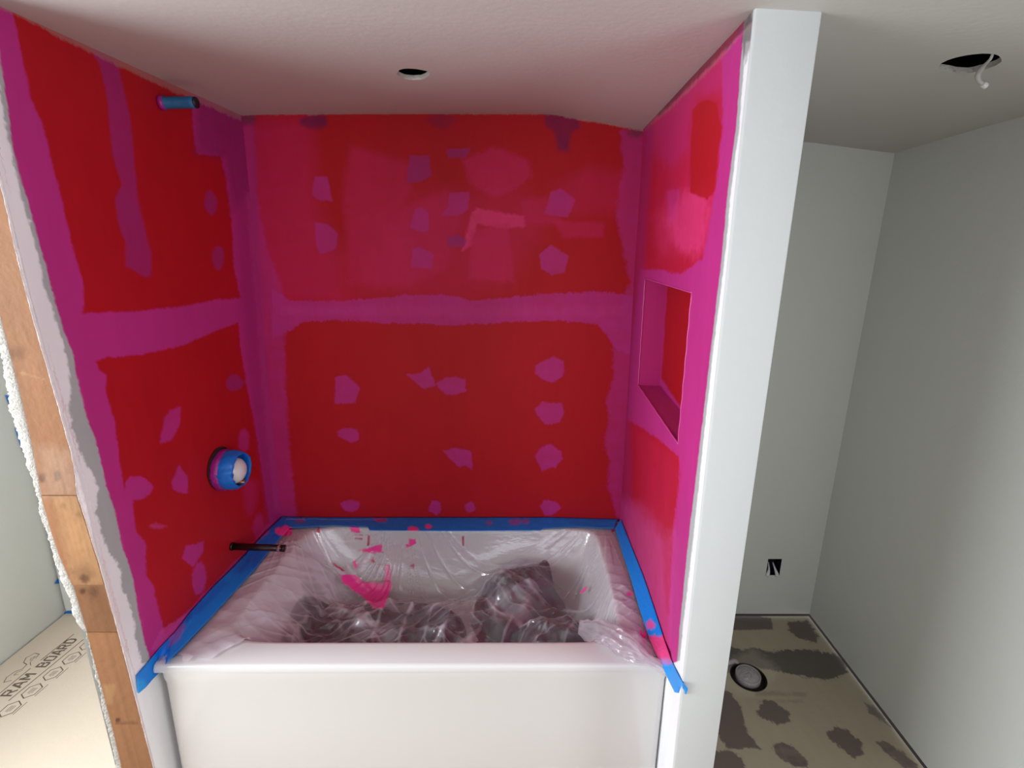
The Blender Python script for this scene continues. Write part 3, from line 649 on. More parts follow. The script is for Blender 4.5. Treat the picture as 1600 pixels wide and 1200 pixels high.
def env_h(x, y):
    h = tub_h(x, y)
    for _, b, *_r in BUN:
        cx, cy, rx, ry = b[:4]; m = (np.abs(x-cx) < rx*1.25) & (np.abs(y-cy) < ry*1.35)
        h = np.where(m, np.maximum(h, dome(b, x, y)), h)
    air = T-.006-1.0*np.clip(x-.16, 0, 1)                            # air trapped under the loose film near the valve wall
    h = np.where((x < .31) & (y < -.22) & (y > -.74), np.maximum(h, air), h)
    puff = ZB+.155+.055*fbm(x*5, y*6, 55, 3)-.06*np.abs(fbm(x*4, y*5, 58, 2)); h = np.where((x > .27) & (x < 1.3) & (y < -.36) & (y > -.745), np.maximum(h, puff), h)
    h = np.where(y < -D+.004, .02, h)
    return h

# ---- plastic sheet: relaxed as a cloth over the basin, the bundles and the rim
def sheet():
    gx, gy = np.linspace(-.02, 1.56, 400), np.linspace(-.95, .02, 250)
    GX, GY = np.meshgrid(gx, gy); HM = env_h(GX, GY)
    def hm(x, y):
        fx = np.clip((x-gx[0])/(gx[1]-gx[0]), 0, 398.99); fy = np.clip((y-gy[0])/(gy[1]-gy[0]), 0, 248.99)
        i = fx.astype(int); j = fy.astype(int); fx -= i; fy -= j
        return (HM[j, i]*(1-fx)*(1-fy)+HM[j, i+1]*fx*(1-fy)+HM[j+1, i]*(1-fx)*fy+HM[j+1, i+1]*fx*fy)
    nu, nv = 170, 110
    u = np.linspace(0, 1, nu); v = np.linspace(0, 1, nv)
    xl = .03; yf = np.interp(u, [0, .05, .09, .14, .25, .5, .78, .85, .91, .96, 1], [-.836, -.82, -.80, -.745, -.715, -.70, -.71, -.75, -.815, -.838, -.842])
    U, Vv = np.meshgrid(u, v)
    yy = -.03+Vv*(yf[None, :]+.03); x = lerp(xl, xr(yy, T+0*yy)-.016, U)
    y = lerp(-.03, 1, 0)*1.0+Vv*(yf[None, :]+.03)
    P_ = np.stack([x, y, np.full_like(x, T+.012)], -1)
    P_[..., 2] += .006*fbm(x*14, y*14, 50, 3)*(Vv > 0)*(U > 0)*(U < 1)
    env0 = np.abs(P_[..., 2])
    # rest lengths: taut over the back half, slack in front
    def sm(a, b, t): t = np.clip((t-a)/(b-a), 0, 1); return t*t*(3-2*t)
    ly = np.linalg.norm(P_[1:]-P_[:-1], axis=-1)[..., ]*(1.06+.40*sm(.35, .8, Vv[1:]))*(1-.42*sm(.10, 0, U[1:]))*(1-.40*sm(.93, 1, U[1:]))
    lx = np.linalg.norm(P_[:, 1:]-P_[:, :-1], axis=-1)*(1.02+.30*sm(.15, .9, Vv[:, 1:]))
    pin = np.zeros((nv, nu), bool); pin[0] = True; pin[:, 0] = True; pin[:, -1] = True
    wgt = np.where(pin, 0., 1.)
    rest0 = P_.copy(); vel = np.zeros_like(P_)
    def solve(a, b, wa, wb_, L, k):
        d = P_[b]-P_[a]; l = np.sqrt((d*d).sum(-1))+1e-9; s = (l-L)/l*k/(wa+wb_+1e-9)
        d *= s[..., None]; P_[a] += d*wa[..., None]; P_[b] -= d*wb_[..., None]
    S = slice
    for step in range(170):
        old = P_.copy()
        vel[..., 2] -= 9.8*.012; vel *= .975
        P_ += vel*.012*wgt[..., None]
        for it in range(9):
            for o_ in (0, 1):
                a = (S(None), S(o_, nu-1, 2)); b = (S(None), S(o_+1, nu, 2)); solve(a, b, wgt[a], wgt[b], lx[:, o_::2], .95)
                a = (S(o_, nv-1, 2), S(None)); b = (S(o_+1, nv, 2), S(None)); solve(a, b, wgt[a], wgt[b], ly[o_::2], .95)
            if it % 3 == 0:                                         # weak bending stiffness
                for q in range(4):
                    a = (S(None), S(q, nu-2, 4)); b = (S(None), S(q+2, nu, 4)); L = (lx[:, :-1]+lx[:, 1:])[:, q::4]; solve(a, b, wgt[a], wgt[b], L, .10)
                    a = (S(q, nv-2, 4), S(None)); b = (S(q+2, nv, 4), S(None)); L = (ly[:-1]+ly[1:])[q::4]; solve(a, b, wgt[a], wgt[b], L, .10)
            h = hm(P_[..., 0], P_[..., 1])+.004
            low = (P_[..., 2] < h) & ~pin
            P_[..., 2] = np.where(low, h, P_[..., 2])
            P_[..., 0] = np.clip(P_[..., 0], .008, xr(P_[..., 1], T+0*P_[..., 1])-.008); P_[..., 1] = np.clip(P_[..., 1], -.845, -.004)
        P_[..., 2] = np.where(pin, rest0[..., 2], P_[..., 2])
        contact = (P_[..., 2] <= hm(P_[..., 0], P_[..., 1])+.0045) & ~pin
        P_[..., :2] = np.where(contact[..., None], old[..., :2]*.75+P_[..., :2]*.25, P_[..., :2])
        vel = (P_-old)/.012; vel[contact] *= .3
        vel = np.clip(vel, -3, 3)
    def up(A, k):                                                   # Catmull-Rom refinement along axis 0
        n_ = A.shape[0]; t = np.linspace(0, n_-1, (n_-1)*k+1); i = np.minimum(t.astype(int), n_-2); f = (t-i)[:, None, None]
        g = lambda j: A[np.clip(j, 0, n_-1)]
        p0, p1, p2, p3 = g(i-1), g(i), g(i+1), g(i+2)
        return .5*(2*p1+(p2-p0)*f+(2*p0-5*p1+4*p2-p3)*f*f+(3*p1-p0-3*p2+p3)*f**3)
    # smooth lightly, refine
    Q = P_.copy()
    Q[1:-1, 1:-1] = .6*P_[1:-1, 1:-1]+.1*(P_[:-2, 1:-1]+P_[2:, 1:-1]+P_[1:-1, :-2]+P_[1:-1, 2:])
    Q = up(Q, 3); Q = up(Q.transpose(1, 0, 2), 3).transpose(1, 0, 2)
    return Q
Q = sheet(); nv_, nu_ = Q.shape[:2]
def tri(t): return 2*np.abs(t-np.floor(t+.5))
gx_, gy_ = Q[..., 0], Q[..., 1]
VVq, UUq = np.meshgrid(np.linspace(0, 1, nv_), np.linspace(0, 1, nu_), indexing='ij')
def sm_(a, b, t): t = np.clip((t-a)/(b-a), 0, 1); return t*t*(3-2*t)
edge = sm_(0, .06, VVq)*sm_(0, .04, UUq)*sm_(1, .96, UUq)
wx = gx_+.03*fbm(gx_*7, gy_*7, 91, 3); wy = gy_+.03*fbm(gx_*7+9, gy_*7, 92, 3)
cr = 0; cl = 0; rs = np.random.default_rng(5)
for k in range(9):                                                  # sharp random creases of crumpled film
    a = rs.uniform(0, math.pi); f = rs.uniform(5, 9)*(1+.28*k); ph = rs.uniform(0, 1)
    m_ = sm_(-.25, .35, fbm(gx_*5+k*3, gy_*5, 60+k, 2)); tv = tri((wx*math.cos(a)+wy*math.sin(a))*f*.8+ph); cr = cr+(1-tv)**1.6*m_/(1+.28*k); cl = cl+np.clip(1-tv*5, 0, 1)*m_*(.4+.6*np.clip(fbm(gx_*9, gy_*9, 80+k, 2)+.5, 0, 1))
loose = sm_(.30, .60, VVq+.10*fbm(gx_*4, gy_*4, 77, 2))*(.35+.65*sm_(.06, .16, UUq))
rad = 0
for (px_, py_, s1) in ((1.46, -.05, 1), (.05, -.05, 2), (.55, -.03, 3)):   # tension folds running out of the taped corners
    th = np.arctan2(gy_-py_, gx_-px_); rr = np.hypot(gx_-px_, gy_-py_)
    rad = rad+np.clip(1-np.abs(vnoise(th*13+.4*fbm(gx_*3, gy_*3, 8, 2), rr*1.2, 40+s1))*3.2, 0, 1)*np.clip(1-rr/1.3, 0, 1)*sm_(.04, .18, rr)
Q[..., 2] += edge*(cr*.014*loose+rad*.005*(1-.5*loose))
double = np.maximum(sm_(.33, .20, gx_+.03*fbm(gx_*6, gy_*9, 70, 3))*.55*sm_(.1, .4, VVq), sm_(1.34, 1.44, gx_)*.22)   # the sheet lies doubled over both ends of the tub
patch_ = sm_(0, .30, fbm(gx_*5.5, gy_*7.5, 66, 3))*loose*.26
crease = np.clip(cl*.46*loose+sm_(1.2, 2.6, cr)*loose*.15+patch_+double+rad**2*.42*(1-.6*loose), 0, .62)*np.maximum(edge, .4)  # extra opacity: doubled film, plus the white glint of fold ridges painted in
floor_h = tub_h(Q[..., 0], Q[..., 1])+.0015
Q[..., 2] = np.maximum(Q[..., 2], np.where(Q[..., 1] > -D+.004, floor_h, 0))
film = mesh_obj('plastic_sheet', Q.reshape(-1, 3), grid_faces(nu_, nv_)[:, ::-1].copy(), None, smooth=True)
tag(film, 'translucent wrinkled plastic sheet taped over the bathtub, splashed with pink paint', 'plastic sheet')
mf = bpy.data.materials.new('plastic_film'); mf.use_nodes = True; nt = mf.node_tree; nt.nodes.clear()
N = nt.nodes.new; Lk = nt.links.new
out = N('ShaderNodeOutputMaterial'); tr = N('ShaderNodeBsdfTransparent'); df = N('ShaderNodeBsdfDiffuse'); tl = N('ShaderNodeBsdfTranslucent'); gl = N('ShaderNodeBsdfGlossy')
gl.inputs['Roughness'].default_value = .12
att = N('ShaderNodeVertexColor'); att.layer_name = 'Col'
m1 = N('ShaderNodeMixShader'); inv = N('ShaderNodeMapRange'); inv.inputs['From Min'].default_value = .62; inv.inputs['From Max'].default_value = .95; inv.inputs['To Min'].default_value = .45; inv.inputs['To Max'].default_value = .05; Lk(att.outputs['Alpha'], inv.inputs['Value']); Lk(inv.outputs[0], m1.inputs[0]); Lk(df.outputs[0], m1.inputs[1]); Lk(tl.outputs[0], m1.inputs[2]); Lk(att.outputs['Color'], df.inputs[0]); Lk(att.outputs['Color'], tl.inputs[0])
lw = N('ShaderNodeLayerWeight'); lw.inputs['Blend'].default_value = .30
mr = N('ShaderNodeMapRange'); mr.inputs['To Min'].default_value = .13; mr.inputs['To Max'].default_value = .55; Lk(lw.outputs['Facing'], mr.inputs['Value'])
mx = N('ShaderNodeMath'); mx.operation = 'MAXIMUM'; Lk(mr.outputs[0], mx.inputs[0]); Lk(att.outputs['Alpha'], mx.inputs[1])
m2 = N('ShaderNodeMixShader'); Lk(mx.outputs[0], m2.inputs[0]); Lk(tr.outputs[0], m2.inputs[1]); Lk(m1.outputs[0], m2.inputs[2])
lw2 = N('ShaderNodeLayerWeight'); lw2.inputs['Blend'].default_value = .5; pw = N('ShaderNodeMath'); pw.operation = 'POWER'; pw.inputs[1].default_value = 4; Lk(lw2.outputs['Facing'], pw.inputs[0]); fr = N('ShaderNodeMath'); fr.operation = 'MULTIPLY_ADD'; fr.inputs[1].default_value = .22; fr.inputs[2].default_value = .08; Lk(pw.outputs[0], fr.inputs[0])
m3 = N('ShaderNodeMixShader'); Lk(fr.outputs[0], m3.inputs[0]); Lk(m2.outputs[0], m3.inputs[1]); Lk(gl.outputs[0], m3.inputs[2]); Lk(m3.outputs[0], out.inputs[0])
tc = N('ShaderNodeTexCoord'); mp = N('ShaderNodeMapping'); mp.inputs['Scale'].default_value = (30, 90, 60); mp.inputs['Rotation'].default_value = (0, 0, .5); ns = N('ShaderNodeTexNoise'); ns.inputs['Scale'].default_value = 1; ns.inputs['Detail'].default_value = 3
Lk(tc.outputs['Object'], mp.inputs[0]); Lk(mp.outputs[0], ns.inputs['Vector']); bp = N('ShaderNodeBump'); bp.inputs['Strength'].default_value = .35; bp.inputs['Distance'].default_value = .004; Lk(ns.outputs['Fac'], bp.inputs['Height'])
Lk(bp.outputs[0], df.inputs['Normal']); Lk(bp.outputs[0], gl.inputs['Normal'])
film.data.materials.append(mf)
z5 = lambda L_: [(420+x/4.706, 800+y/4.706) for x, y in L_]
z6 = lambda L_: [(740+x/4.616, 800+y/4.616) for x, y in L_]
WETP = srgb(255, 74, 166); WETD = srgb(196, 36, 92)
film_l = [(blob(446, 829, 14, 8), WETP, 1, .8, 1), (blob(498, 828, 3, 5), WETD, 1, .8, 1), ([(545,822),(561,823),(563,833),(548,832)], WETP, 1, .8, 1.2),
    ([(554,835),(566,835),(567,837),(554,837)], WETD, 1, .6, .6), ([(555,840),(566,841),(566,843),(555,842)], WETD, 1, .6, .6), ([(575,836),(578,836),(577,853),(574,853)], WETD, 1, .6, .4),
    (z5([(655,285),(740,262),(800,240),(835,245),(830,285),(850,300),(720,300)]), WETP, 1, .8, 1.5), (z5([(730,340),(770,345),(788,375),(765,372)]), WETD, 1, .8, 1),
    (z5([(612,352),(640,358),(655,395),(650,425),(625,410)]), WETP, 1, .8, 1.5), (z5([(855,395),(895,385),(905,540),(880,600),(830,600),(850,500)]), WETP, .9, 1, 1.2),
    (z5([(458,372),(480,375),(560,430),(540,435),(500,410)]), WETD, 1, .7, 1), (z5([(520,460),(640,465),(700,515),(830,525),(900,500),(902,560),(870,650),(850,700),(770,710),(735,670),(690,625),(620,580),(540,520)]), WETP, 1, 1, 1.5),
    (z5([(690,515),(890,500),(895,512),(700,524)]), WETD, .8, .8, .8), (z5([(640,380),(850,385),(850,392),(640,390)]), WETD, .6, .8, .8),
    (z5([(1005,238),(1030,235),(1030,192),(1080,200),(1085,230),(1050,250),(1010,260)]), WETP, 1, .8, 1), (z5([(1420,178),(1435,178),(1435,250),(1422,250)]), WETD, 1, .6, .4), (z5([(1000,290),(1075,300),(1075,305),(1000,296)]), WETD, .5, .6, .6),
    (z6([(760,590),(800,545),(818,532),(815,560),(780,590)]), WETP, 1, .8, .8), (blob(984, 928, 4.5, 3.8), WETP, 1, .6, .4), (blob(958, 829, 4, 2.5), WETD, 1, .6, .4),
    (z6([(1200,840),(1220,880),(1250,850),(1250,910),(1225,915),(1205,890)]), WETP, 1, .7, 1.5), (blob(1010, 975, 6, 5), WETP, 1, .7, 1.2), (z6([(1215,925),(1240,930),(1250,950),(1230,945)]), WETP, .8, .7, 1), (z6([(1070,620),(1105,630),(1100,640),(1075,632)]), WETD, .8, .6, 1), (z6([(1140,715),(1146,715),(1132,750),(1127,748)]), WETD, .8, .6, .4),
    (blob(602, 1003, .1, .1), WETD, 0, 1, 0), ([(640,884),(648,880),(646,890)], WETD, .8, .6, .5)]
FV = Q.reshape(-1, 3)
colr = paint(FV, (1, 1, 1), film_l, FV[:, :2]*.8)
mask = 1-paint(FV, (1, 1, 1), [(p, (0, 0, 0), a, s, r) for p, c, a, s, r in film_l], FV[:, :2]*.8, 0)[:, 0]
mask = np.clip((mask-.12)/.8, 0, 1)
FILM = np.array(srgb(246, 242, 250)); cc = np.where(mask[:, None] > .05, colr, FILM)
a_ = film.data.color_attributes.new('Col', 'FLOAT_COLOR', 'POINT'); a_.data.foreach_set('color', np.c_[cc, np.maximum(mask, .11+crease.ravel())].astype(np.float32).ravel())

# bunched surplus of the sheet lying over the front rim below the niche
bp_ = [onz(905, 975, T-.06), onz(935, 985, T+.004), onz(965, 997, T+.024), onz(992, 1012, T+.030), onz(1015, 1027, T+.026), onz(1034, 1038, T+.018), onz(1046, 1046, T+.010)]
bp_ = resample(bp_, 90); nn = 110; Vb_ = []
for k, p in enumerate(bp_):
    t = k/89; r0 = .018+.034*math.sin(math.pi*min(1, t*1.15+.05))**.8
    for i in range(nn):
        a = 2*math.pi*i/nn; q = a*1.5; dd = 0
        for m_ in range(6): dd += (1-abs(((q*math.cos(m_*1.3)+t*4.5*math.sin(m_*1.3)*(1+.2*m_)+m_*.37) % 1)*2-1))**2*(.30/(1+.4*m_))
        r_ = r0*(.74+.50*dd*abs(math.sin(a/2+.3))+.30*float(fbm(np.array(t*7.), np.array(math.sin(a)*2+5.), 13, 2)))
        Vb_.append((p[0]+.25*r_*math.cos(a), p[1]+r_*1.05*math.cos(a), max(p[2]-.010+r_*.80*math.sin(a), T+.0025 if p[2] > T and p[1]+r_*math.cos(a) > -D else p[2]-.03)))
Fb_ = [(k*nn+i, k*nn+(i+1) % nn, (k+1)*nn+(i+1) % nn, (k+1)*nn+i) for k in range(89) for i in range(nn)]
bo = mesh_obj('bunched_edge', Vb_, Fb_, mf, film, smooth=True)
a_ = bo.data.color_attributes.new('Col', 'FLOAT_COLOR', 'POINT'); a_.data.foreach_set('color', np.tile(np.array([*FILM, .34], np.float32), (len(Vb_), 1)).ravel())

# ================================================================== BLUE TAPE
BL = srgb(5, 130, 228); BLD = srgb(0, 88, 200); BLL = srgb(20, 160, 240)
def tape(name, A, B, layers, label, cat, base=BL, n=220, m=14, group=None):
    A = resample(A, n); B = resample(B, n); t = np.linspace(0, 1, m)
    V = np.array([[lerp(A[i], B[i], s) for i in range(n)] for s in t])
    s_ = np.linspace(0, 1, n)*max(.3, np.linalg.norm(A[-1]-A[0])*8)
    V[..., 2] += .0016*fbm(s_[None, :]*3+0*t[:, None], t[:, None]*4+0*s_[None, :], 33, 2)*np.sin(t*math.pi)[:, None]+.0006
    V = V.reshape(-1, 3); o = mesh_obj(name, V, grid_faces(n, m), M['tape_attr'], smooth=True)
    set_cols(o, paint(V, base, layers, V[:, :2]+V[:, 2:]*.7))
    sol = o.modifiers.new('thickness', 'SOLIDIFY'); sol.thickness = .0006; sol.offset = 1
    tag(o, label, cat, group); return o
zt_ = T+.014
A = [ony(x, y, -.006) for x, y in ((438,807),(500,808),(700,808),(860,808),(966,811))]
B = [onz(x, y, zt_) for x, y in ((452,825),(520,821),(576,823),(577,829),(700,830),(845,829),(848,826),(900,823),(960,826))]
tape('masking_tape', A, B, [(strip([(440,806),(700,806),(970,809)], -2, 4), BLD, .45, 1.5, 2), ([(583,809),(605,810),(603,816),(588,815)], MAG, .9, 1, 1), (blob(645,827,8,5), WETP, 1, .8, 1), (blob(447,829,15,7), WETP, 1, .8, 1), (blob(669,823,4.5,4), WETP, 1, .7, .5),
    ([(795,812),(826,812),(824,819),(797,819)], MAG, .6, 2, 3), (blob(764,817,5,3), MAG, .6, 1.5, 1), ([(462,812),(475,810),(476,816),(464,818)], MAG, .6, 1.5, 1)],
    'blue tape strip along the back wall above the bathtub', 'tape')
def on_right(x, y, off=.004):
    X = 1.51
    for _ in range(8): p = onx(x, y, X); X = float(xr(p[1], p[2]))-off
    return onx(x, y, X)
A = [onx(x, y, .005) for x, y in ((441,808),(426,822),(415,832),(392,857),(368,883),(335,915),(296,958),(275,986),(250,1012),(232,1034),(213,1056))]
B = [onz(x, y, zt_) for x, y in ((452,826),(430,850),(398,890),(365,926),(325,970),(285,1012),(262,1034))]+[onx(x, y, .007) for x, y in ((250,1050),(238,1062),(228,1074),(216,1084))]
tape('masking_tape', A, B, [([(430,812),(445,812),(448,830),(400,885),(380,895),(365,893),(395,855)], BLD, .6, 4, 3), ([(300,955),(350,905),(358,912),(305,965)], BLD, .5, 2, 3), ([(400,835),(418,826),(420,832),(402,846)], MAG, .7, 1.5, 2), (blob(446,829,15,8), WETP, 1, .8, 1),
    ([(240,1020),(300,955),(300,966),(246,1030)], BLD, .6, 1, 3), ([(268,985),(288,975),(284,1000),(262,1012)], LMAG, .35, 2, 3), ([(206,1062),(224,1062),(230,1072),(214,1092)], BLL, .8, 3, 1)],
    'blue tape strip along the valve wall with a curled bright end beside the stud', 'tape')
A = [on_right(x, y) for x, y in ((970,811),(985,850),(1005,900),(1022,950),(1038,1000),(1048,1030),(1060,1055),(1067,1068))]+[ony(1075, 1076, -P-.006)]
B = [onz(x, y, zt_) for x, y in ((961,826),(972,862),(985,902),(998,948),(1015,1000),(1026,1024),(1036,1044))]+[on_right(1046, 1066, .007), on_right(1054, 1082, .007), ony(1072, 1085, -P-.006)]
tape('masking_tape', A, B, [([(1008,994),(1050,992),(1066,1036),(1022,1040)], HOT, .97, 1.2, 4), (blob(1016,976,8,8), HOT, .8, 1.5, 3), (strip([(968,808),(1000,880),(1040,985)], -2, 4), BLD, .6, 2, 2), ([(1030,1030),(1090,1030),(1090,1100),(1030,1100)], BLL, .45, 3, 1), ([(1060,1072),(1074,1084),(1058,1088)], BLD, .5, 1, 1)],
    'blue tape strip below the niche, splashed pink, its end curling onto the white pillar', 'tape')

# ================================================================== PLUMBING ON THE VALVE WALL
def lathe_x(bm, prof, c, n=40, jit=0, caps=(False, False)):         # revolve (x, r) about the x axis
    rings = []
    for k, (x, r) in enumerate(prof):
        rings.append([bm.verts.new((c[0]+x+jit*.3*random.uniform(-1, 1), c[1]+(r+jit*math.sin(i*1.7+k*.6)*.5+jit*random.uniform(-.5, .5))*math.cos(2*math.pi*i/n), c[2]+(r+jit*math.sin(i*1.1+k)*.5)*math.sin(2*math.pi*i/n))) for i in range(n)])
    for a, b in zip(rings, rings[1:]):
        for i in range(n): bm.faces.new((a[i], a[(i+1) % n], b[(i+1) % n], b[i]))
    if caps[0]: bm.faces.new(rings[0][::-1])
    if caps[1]: bm.faces.new(rings[-1])
VC = (0.0, -.398, .936)
va = empty('shower_valve', VC); tag(va, 'shower valve with a white dome wrapped in blue tape above the spout pipe', 'valve')
bm = bmesh.new(); lathe_x(bm, [(.0028, .074), (.0030, .0)], (VC[0], VC[1]-.003, VC[2]+.009), 48, .0015); child(bm_obj('wall_opening', bm, M['dark'], None, True), va)
mvt = mat('valve_tape', srgb(0, 105, 200), .4, bump=.6, bscale=60, var=.15)
mvs = mat('valve_tape_smeared', srgb(150, 30, 130), .45, bump=.8, bscale=90, var=.3)
bm = bmesh.new(); lathe_x(bm, [(.003, .070), (.010, .0745), (.022, .0735), (.030, .071), (.029, .066), (.003, .064)], VC, 48, .0022); child(bm_obj('smeared_tape', bm, mvs, None, True), va)
bm = bmesh.new(); lathe_x(bm, [(.024, .069), (.034, .0715), (.048, .0705), (.066, .066), (.076, .060), (.074, .056), (.060, .059), (.030, .060)], VC, 48, .0042); child(bm_obj('tape_wrap', bm, mvt, None, True), va)
bm = bmesh.new(); lathe_x(bm, [(.020, .060), (.022, .040), (.024, .0)], VC, 40); child(bm_obj('valve_body', bm, M['navy'], None, True), va)
DC = (VC[0]+.018, VC[1]-.004, VC[2]-.002)
bm = bmesh.new(); lathe_x(bm, [(0, .047), (.032, .047)]+[(.032+.036*math.sin(a), .047*math.cos(a)) for a in np.linspace(.1, 1.5, 10)]+[(.0682, .0005)], DC, 40, 0, (False, True)); child(bm_obj('valve_dome', bm, M['white_plastic'], None, True), va)
bm = bmesh.new(); tube(bm, [(DC[0]+.055, DC[1]+.026, DC[2]+.002), (DC[0]+.061, DC[1]+.029, DC[2]+.002)], .0032, 10); child(bm_obj('dome_screw', bm, M['dark'], None, True), va)
bm = bmesh.new(); tube(bm, [(VC[0]+.02, VC[1]+.012, VC[2]-.053), (VC[0]+.072, VC[1]+.014, VC[2]-.055)], .009, 12); child(bm_obj('brass_fitting', bm, M['brass'], None, True), va)
sp = empty('tub_spout_pipe', (0, -.393, .62)); tag(sp, 'thin black spout pipe sticking out over the bathtub rim', 'pipe')
bm = bmesh.new(); tube(bm, [(.0, -.393, .623), (.188, -.393, .6165)], .0128, 16); child(bm_obj('pipe', bm, M['black_metal'], None, True), sp)
bm = bmesh.new(); tube(bm, [(.0, -.393, .6228), (.006, -.393, .6226)], .0155, 16); child(bm_obj('wall_collar', bm, M['black_metal'], None, True), sp)
bm = bmesh.new(); tube(bm, [(.168, -.393, .6172), (.178, -.393, .6169)], .0133, 16); child(bm_obj('pink_print', bm, mat('pipe_print', srgb(140, 90, 100), .5), None, True), sp)
bm = bmesh.new(); tube(bm, [(.186, -.393, .6166), (.1935, -.393, .6163)], .0138, 16); child(bm_obj('end_cap', bm, M['black_metal'], None, True), sp)
st = empty('shower_arm_stub', (0, -.44, 2.112)); tag(st, 'short shower pipe stub wrapped in blue tape just under the ceiling', 'pipe')
bm = bmesh.new(); tube(bm, resample([(.0, -.452, 2.114), (.03, -.444, 2.118), (.062, -.440, 2.121), (.094, -.440, 2.122)], 9), [.019, .0175, .016, .0165, .0170, .0160, .0165, .0165, .0155], 14); child(bm_obj('tape_wrap', bm, mat('shaded_tape', srgb(30, 96, 140), .6, bump=.5, bscale=60, var=.15), None, True), st)  # tape blue darkened: the shadow under the ceiling is in its colour
bm = bmesh.new(); tube(bm, [(.093, -.44, 2.122), (.098, -.44, 2.122)], .0155, 14); child(bm_obj('pipe_end', bm, M['navy'], None, True), st)
bm = bmesh.new(); tube(bm, [(.0, -.452, 2.114), (.012, -.449, 2.1155)], .0195, 14); child(bm_obj('painted_base', bm, mvs, None, True), st)

# ================================================================== CABLE HANGING FROM THE BIG CEILING HOLE
hw = empty('light_cable', tuple(ony(1531, 112, -.86))); tag(hw, 'white cable stub with a capped end hanging from the large ceiling hole', 'cable')
pts = [ony(1556,84,-.93)+[0, 0, .03], ony(1548,92,-.91), ony(1538,102,-.88), ony(1530,112,-.86), ony(1527,120,-.855), ony(1530,127,-.855), ony(1536,132,-.855)]
bm = bmesh.new(); tube(bm, resample(pts, 20), [.003]*10+[.0035, .0045, .0055, .006, .006, .006, .0055, .005, .005, .005], 10); child(bm_obj('cable', bm, mat('aged_cable', srgb(176, 174, 170), .5), None, True), hw)
bm = bmesh.new(); tube(bm, [ony(1535,131,-.855), ony(1539,134,-.853), ony(1542,133,-.851)], [.006, .0075, .005], 12); child(bm_obj('cap', bm, M['white_plastic'], None, True), hw)

# ================================================================== LEFT ROOM: PROTECTION BOARD, ITS PRINT, TAPE BITS
fb = empty('floor_protection_board', (-.6, -.6, 0)); tag(fb, 'tan card floor protection sheet printed RAM BOARD beyond the wooden stud', 'floor protection')
child(box('board', (XL+.006, -1.40, 0), (-.12, .008, .0022), M['board']), fb)
def put_print(name, V, F2): child(mesh_obj(name, V, F2, M['ink']), fb)
def seg(name, a, b, wdt=.0035):
    a = np.array(a, float); b = np.array(b, float); d = b-a; d /= np.linalg.norm(d); nrm = np.array([-d[1], d[0]])*wdt/2
    c = [a+nrm, b+nrm, b-nrm, a-nrm]; put_print(name, [(p[0], p[1], .0026) for p in c]+[(p[0], p[1], .0023) for p in c], [(0, 3, 2, 1), (0, 1, 5, 4), (1, 2, 6, 5), (2, 3, 7, 6), (3, 0, 4, 7)])
def poly_line(name, pts, wdt=.003, close=True):
    V = []; Fp = []; pts = [np.array(p, float) for p in pts]; n = len(pts)
    for i in range(n if close else n-1):
        a, b = pts[i], pts[(i+1) % n]; d = (b-a)/np.linalg.norm(b-a); a = a-d*wdt*.4; b = b+d*wdt*.4; q = np.array([-d[1], d[0]])*wdt/2; k = len(V)
        V += [(*(a+q), .0025), (*(b+q), .0025), (*(b-q), .0025), (*(a-q), .0025)]; Fp.append((k, k+3, k+2, k+1))
    put_print(name, V, Fp)
STROKES = {'R': [[(.1,0),(.1,1)],[(.1,.93),(.75,.93)],[(.8,.95),(.8,.5)],[(.1,.48),(.75,.48)],[(.45,.48),(.88,0)]],
           'A': [[(.06,0),(.46,1)],[(.54,1),(.94,0)],[(.25,.32),(.75,.32)]],
           'M': [[(.1,0),(.1,1)],[(.1,1),(.5,.38)],[(.5,.38),(.9,1)],[(.9,1),(.9,0)]],
           'B': [[(.1,0),(.1,1)],[(.1,.93),(.72,.93)],[(.78,.93),(.78,.55)],[(.1,.52),(.8,.52)],[(.86,.5),(.86,.07)],[(.1,.07),(.8,.07)]],
           'O': [[(.12,.1),(.12,.9)],[(.12,.93),(.88,.93)],[(.88,.9),(.88,.1)],[(.88,.07),(.12,.07)]],
           'D': [[(.1,0),(.1,1)],[(.1,.93),(.65,.93)],[(.62,.96),(.9,.7)],[(.9,.75),(.9,.25)],[(.9,.3),(.62,.04)],[(.65,.07),(.1,.07)]]}
def lettering(txt, y0, y1, xb, xt):
    V = []; Fp = []; cw = (y1-y0)/len(txt); zk = .0025
    for k, ch in enumerate(txt):
        for (a, b) in STROKES[ch]:
            P0, P1 = [np.array([lerp(xb, xt, q[1]), y0+cw*(k+.06+.86*q[0])]) for q in (a, b)]
            d = (P1-P0)/np.linalg.norm(P1-P0); nrm = np.array([-d[1], d[0]])*.0036; n0 = len(V); zk += .00001
            V += [(*(P0+nrm), zk), (*(P1+nrm), zk), (*(P1-nrm), zk), (*(P0-nrm), zk)]; Fp.append((n0, n0+3, n0+2, n0+1))
    put_print('printed_lettering', V, Fp)
lettering('RAM', -.452, -.338, -.868, -.910); lettering('BOARD', -.312, -.150, -.862, -.905)
seg('printed_line', (-.857, -.47), (-.836, -.13)); seg('printed_line', (-.924, -.50), (-.917, -.315)); seg('printed_line', (-.914, -.275), (-.905, -.125))
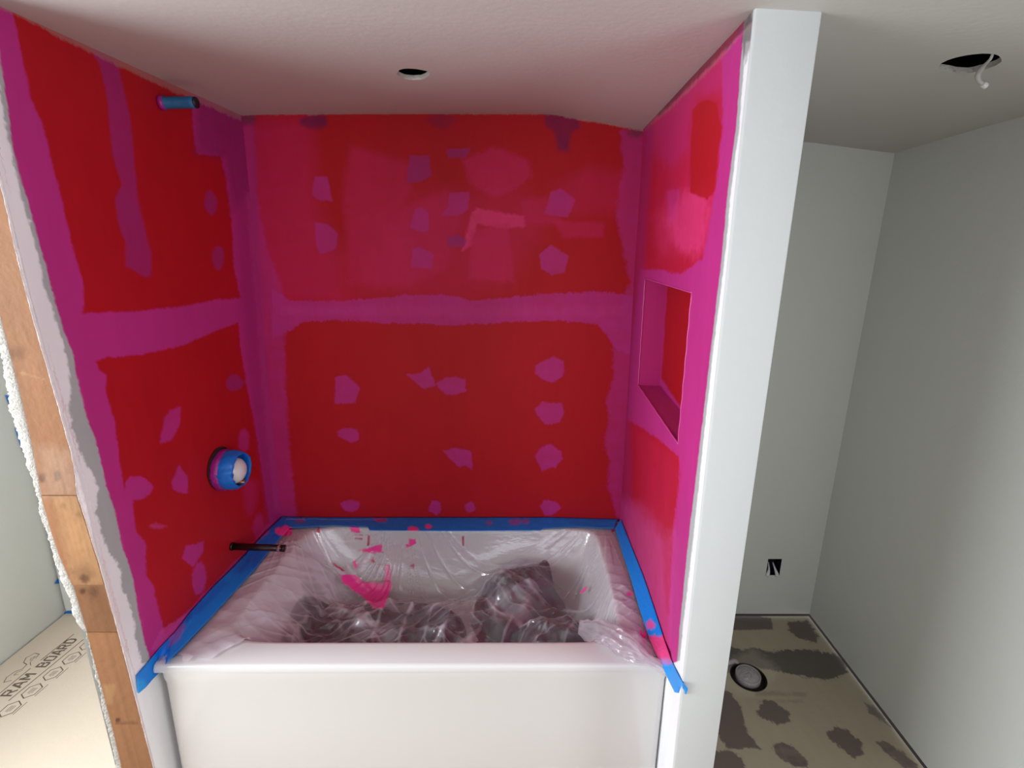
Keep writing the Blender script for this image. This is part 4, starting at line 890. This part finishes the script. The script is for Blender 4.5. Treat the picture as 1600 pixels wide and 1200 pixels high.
for cy, cx in ((-.425, -.812), (-.342, -.805), (-.262, -.799), (-.184, -.793), (-.505, -.818)):
    poly_line('printed_hexagon', [(cx+.024*a, cy+.034*b) for a, b in ((0, 1), (-1, .5), (-1, -.5), (0, -1), (1, -.5), (1, .5))], .0035)
    for k in (-1, 0, 1): seg('printed_line', (cx+k*.007, cy-.014+.003*abs(k)), (cx+k*.007+.001, cy+.014), .002)
    seg('printed_line', (cx+.033, cy-.025), (cx+.034, cy+.03), .0022)
poly_line('printed_emblem', [(-.935, -.375), (-.955, -.385), (-.968, -.36), (-.962, -.33), (-.945, -.318), (-.950, -.295), (-.972, -.285), (-.985, -.26), (-.972, -.235), (-.950, -.24), (-.945, -.262)], .0028, False)
poly_line('printed_emblem', [(-.938, -.345), (-.950, -.350), (-.952, -.335), (-.940, -.325)], .0022, False)
poly_line('printed_emblem', [(-.955, -.275), (-.962, -.262), (-.955, -.252), (-.946, -.285), (-.930, -.300)], .0022, False)
def tape_bit(pts, plane, label):
    P_ = [onx(x, y, plane) if plane < -.5 else ony(x, y, .008) for x, y in pts]
    V = P_+[p+(np.array([.0012, 0, 0]) if plane < -.5 else np.array([0, -.0012, 0])) for p in P_]; n = len(pts)
    o = mesh_obj('masking_tape', V, [tuple(range(n)), tuple(range(2*n-1, n-1, -1))]+[(i, (i+1) % n, n+(i+1) % n, n+i) for i in range(n)], M['tape']); tag(o, label, 'tape', None); return o
tb = XL+.004
tape_bit([(8,617),(22,622),(24,640),(16,636)], tb, 'topmost blue tape scrap showing past the ragged drywall edge')
tape_bit([(22,668),(34,690),(40,705),(52,745),(46,722),(34,700)], tb, 'long blue tape scrap beside the ragged drywall edge at mid height')
tape_bit([(85,912),(92,902),(97,900),(104,905),(103,911)], tb, 'small torn blue tape scrap on the white wall above the card floor')
tape_bit([(-10,1040),(2,1040),(5,1052),(2,1058),(-10,1062)], tb, 'blue tape dab low on the white wall at the photo edge')
tape_bit([(100,958),(108,953),(128,953),(128,966),(106,964)], 0, 'blue tape scrap at the floor corner beyond the stud')
structure(box('trim_1', (XL+.012, .004, .02), (XL+.05, .014, 2.1), M['bead']))
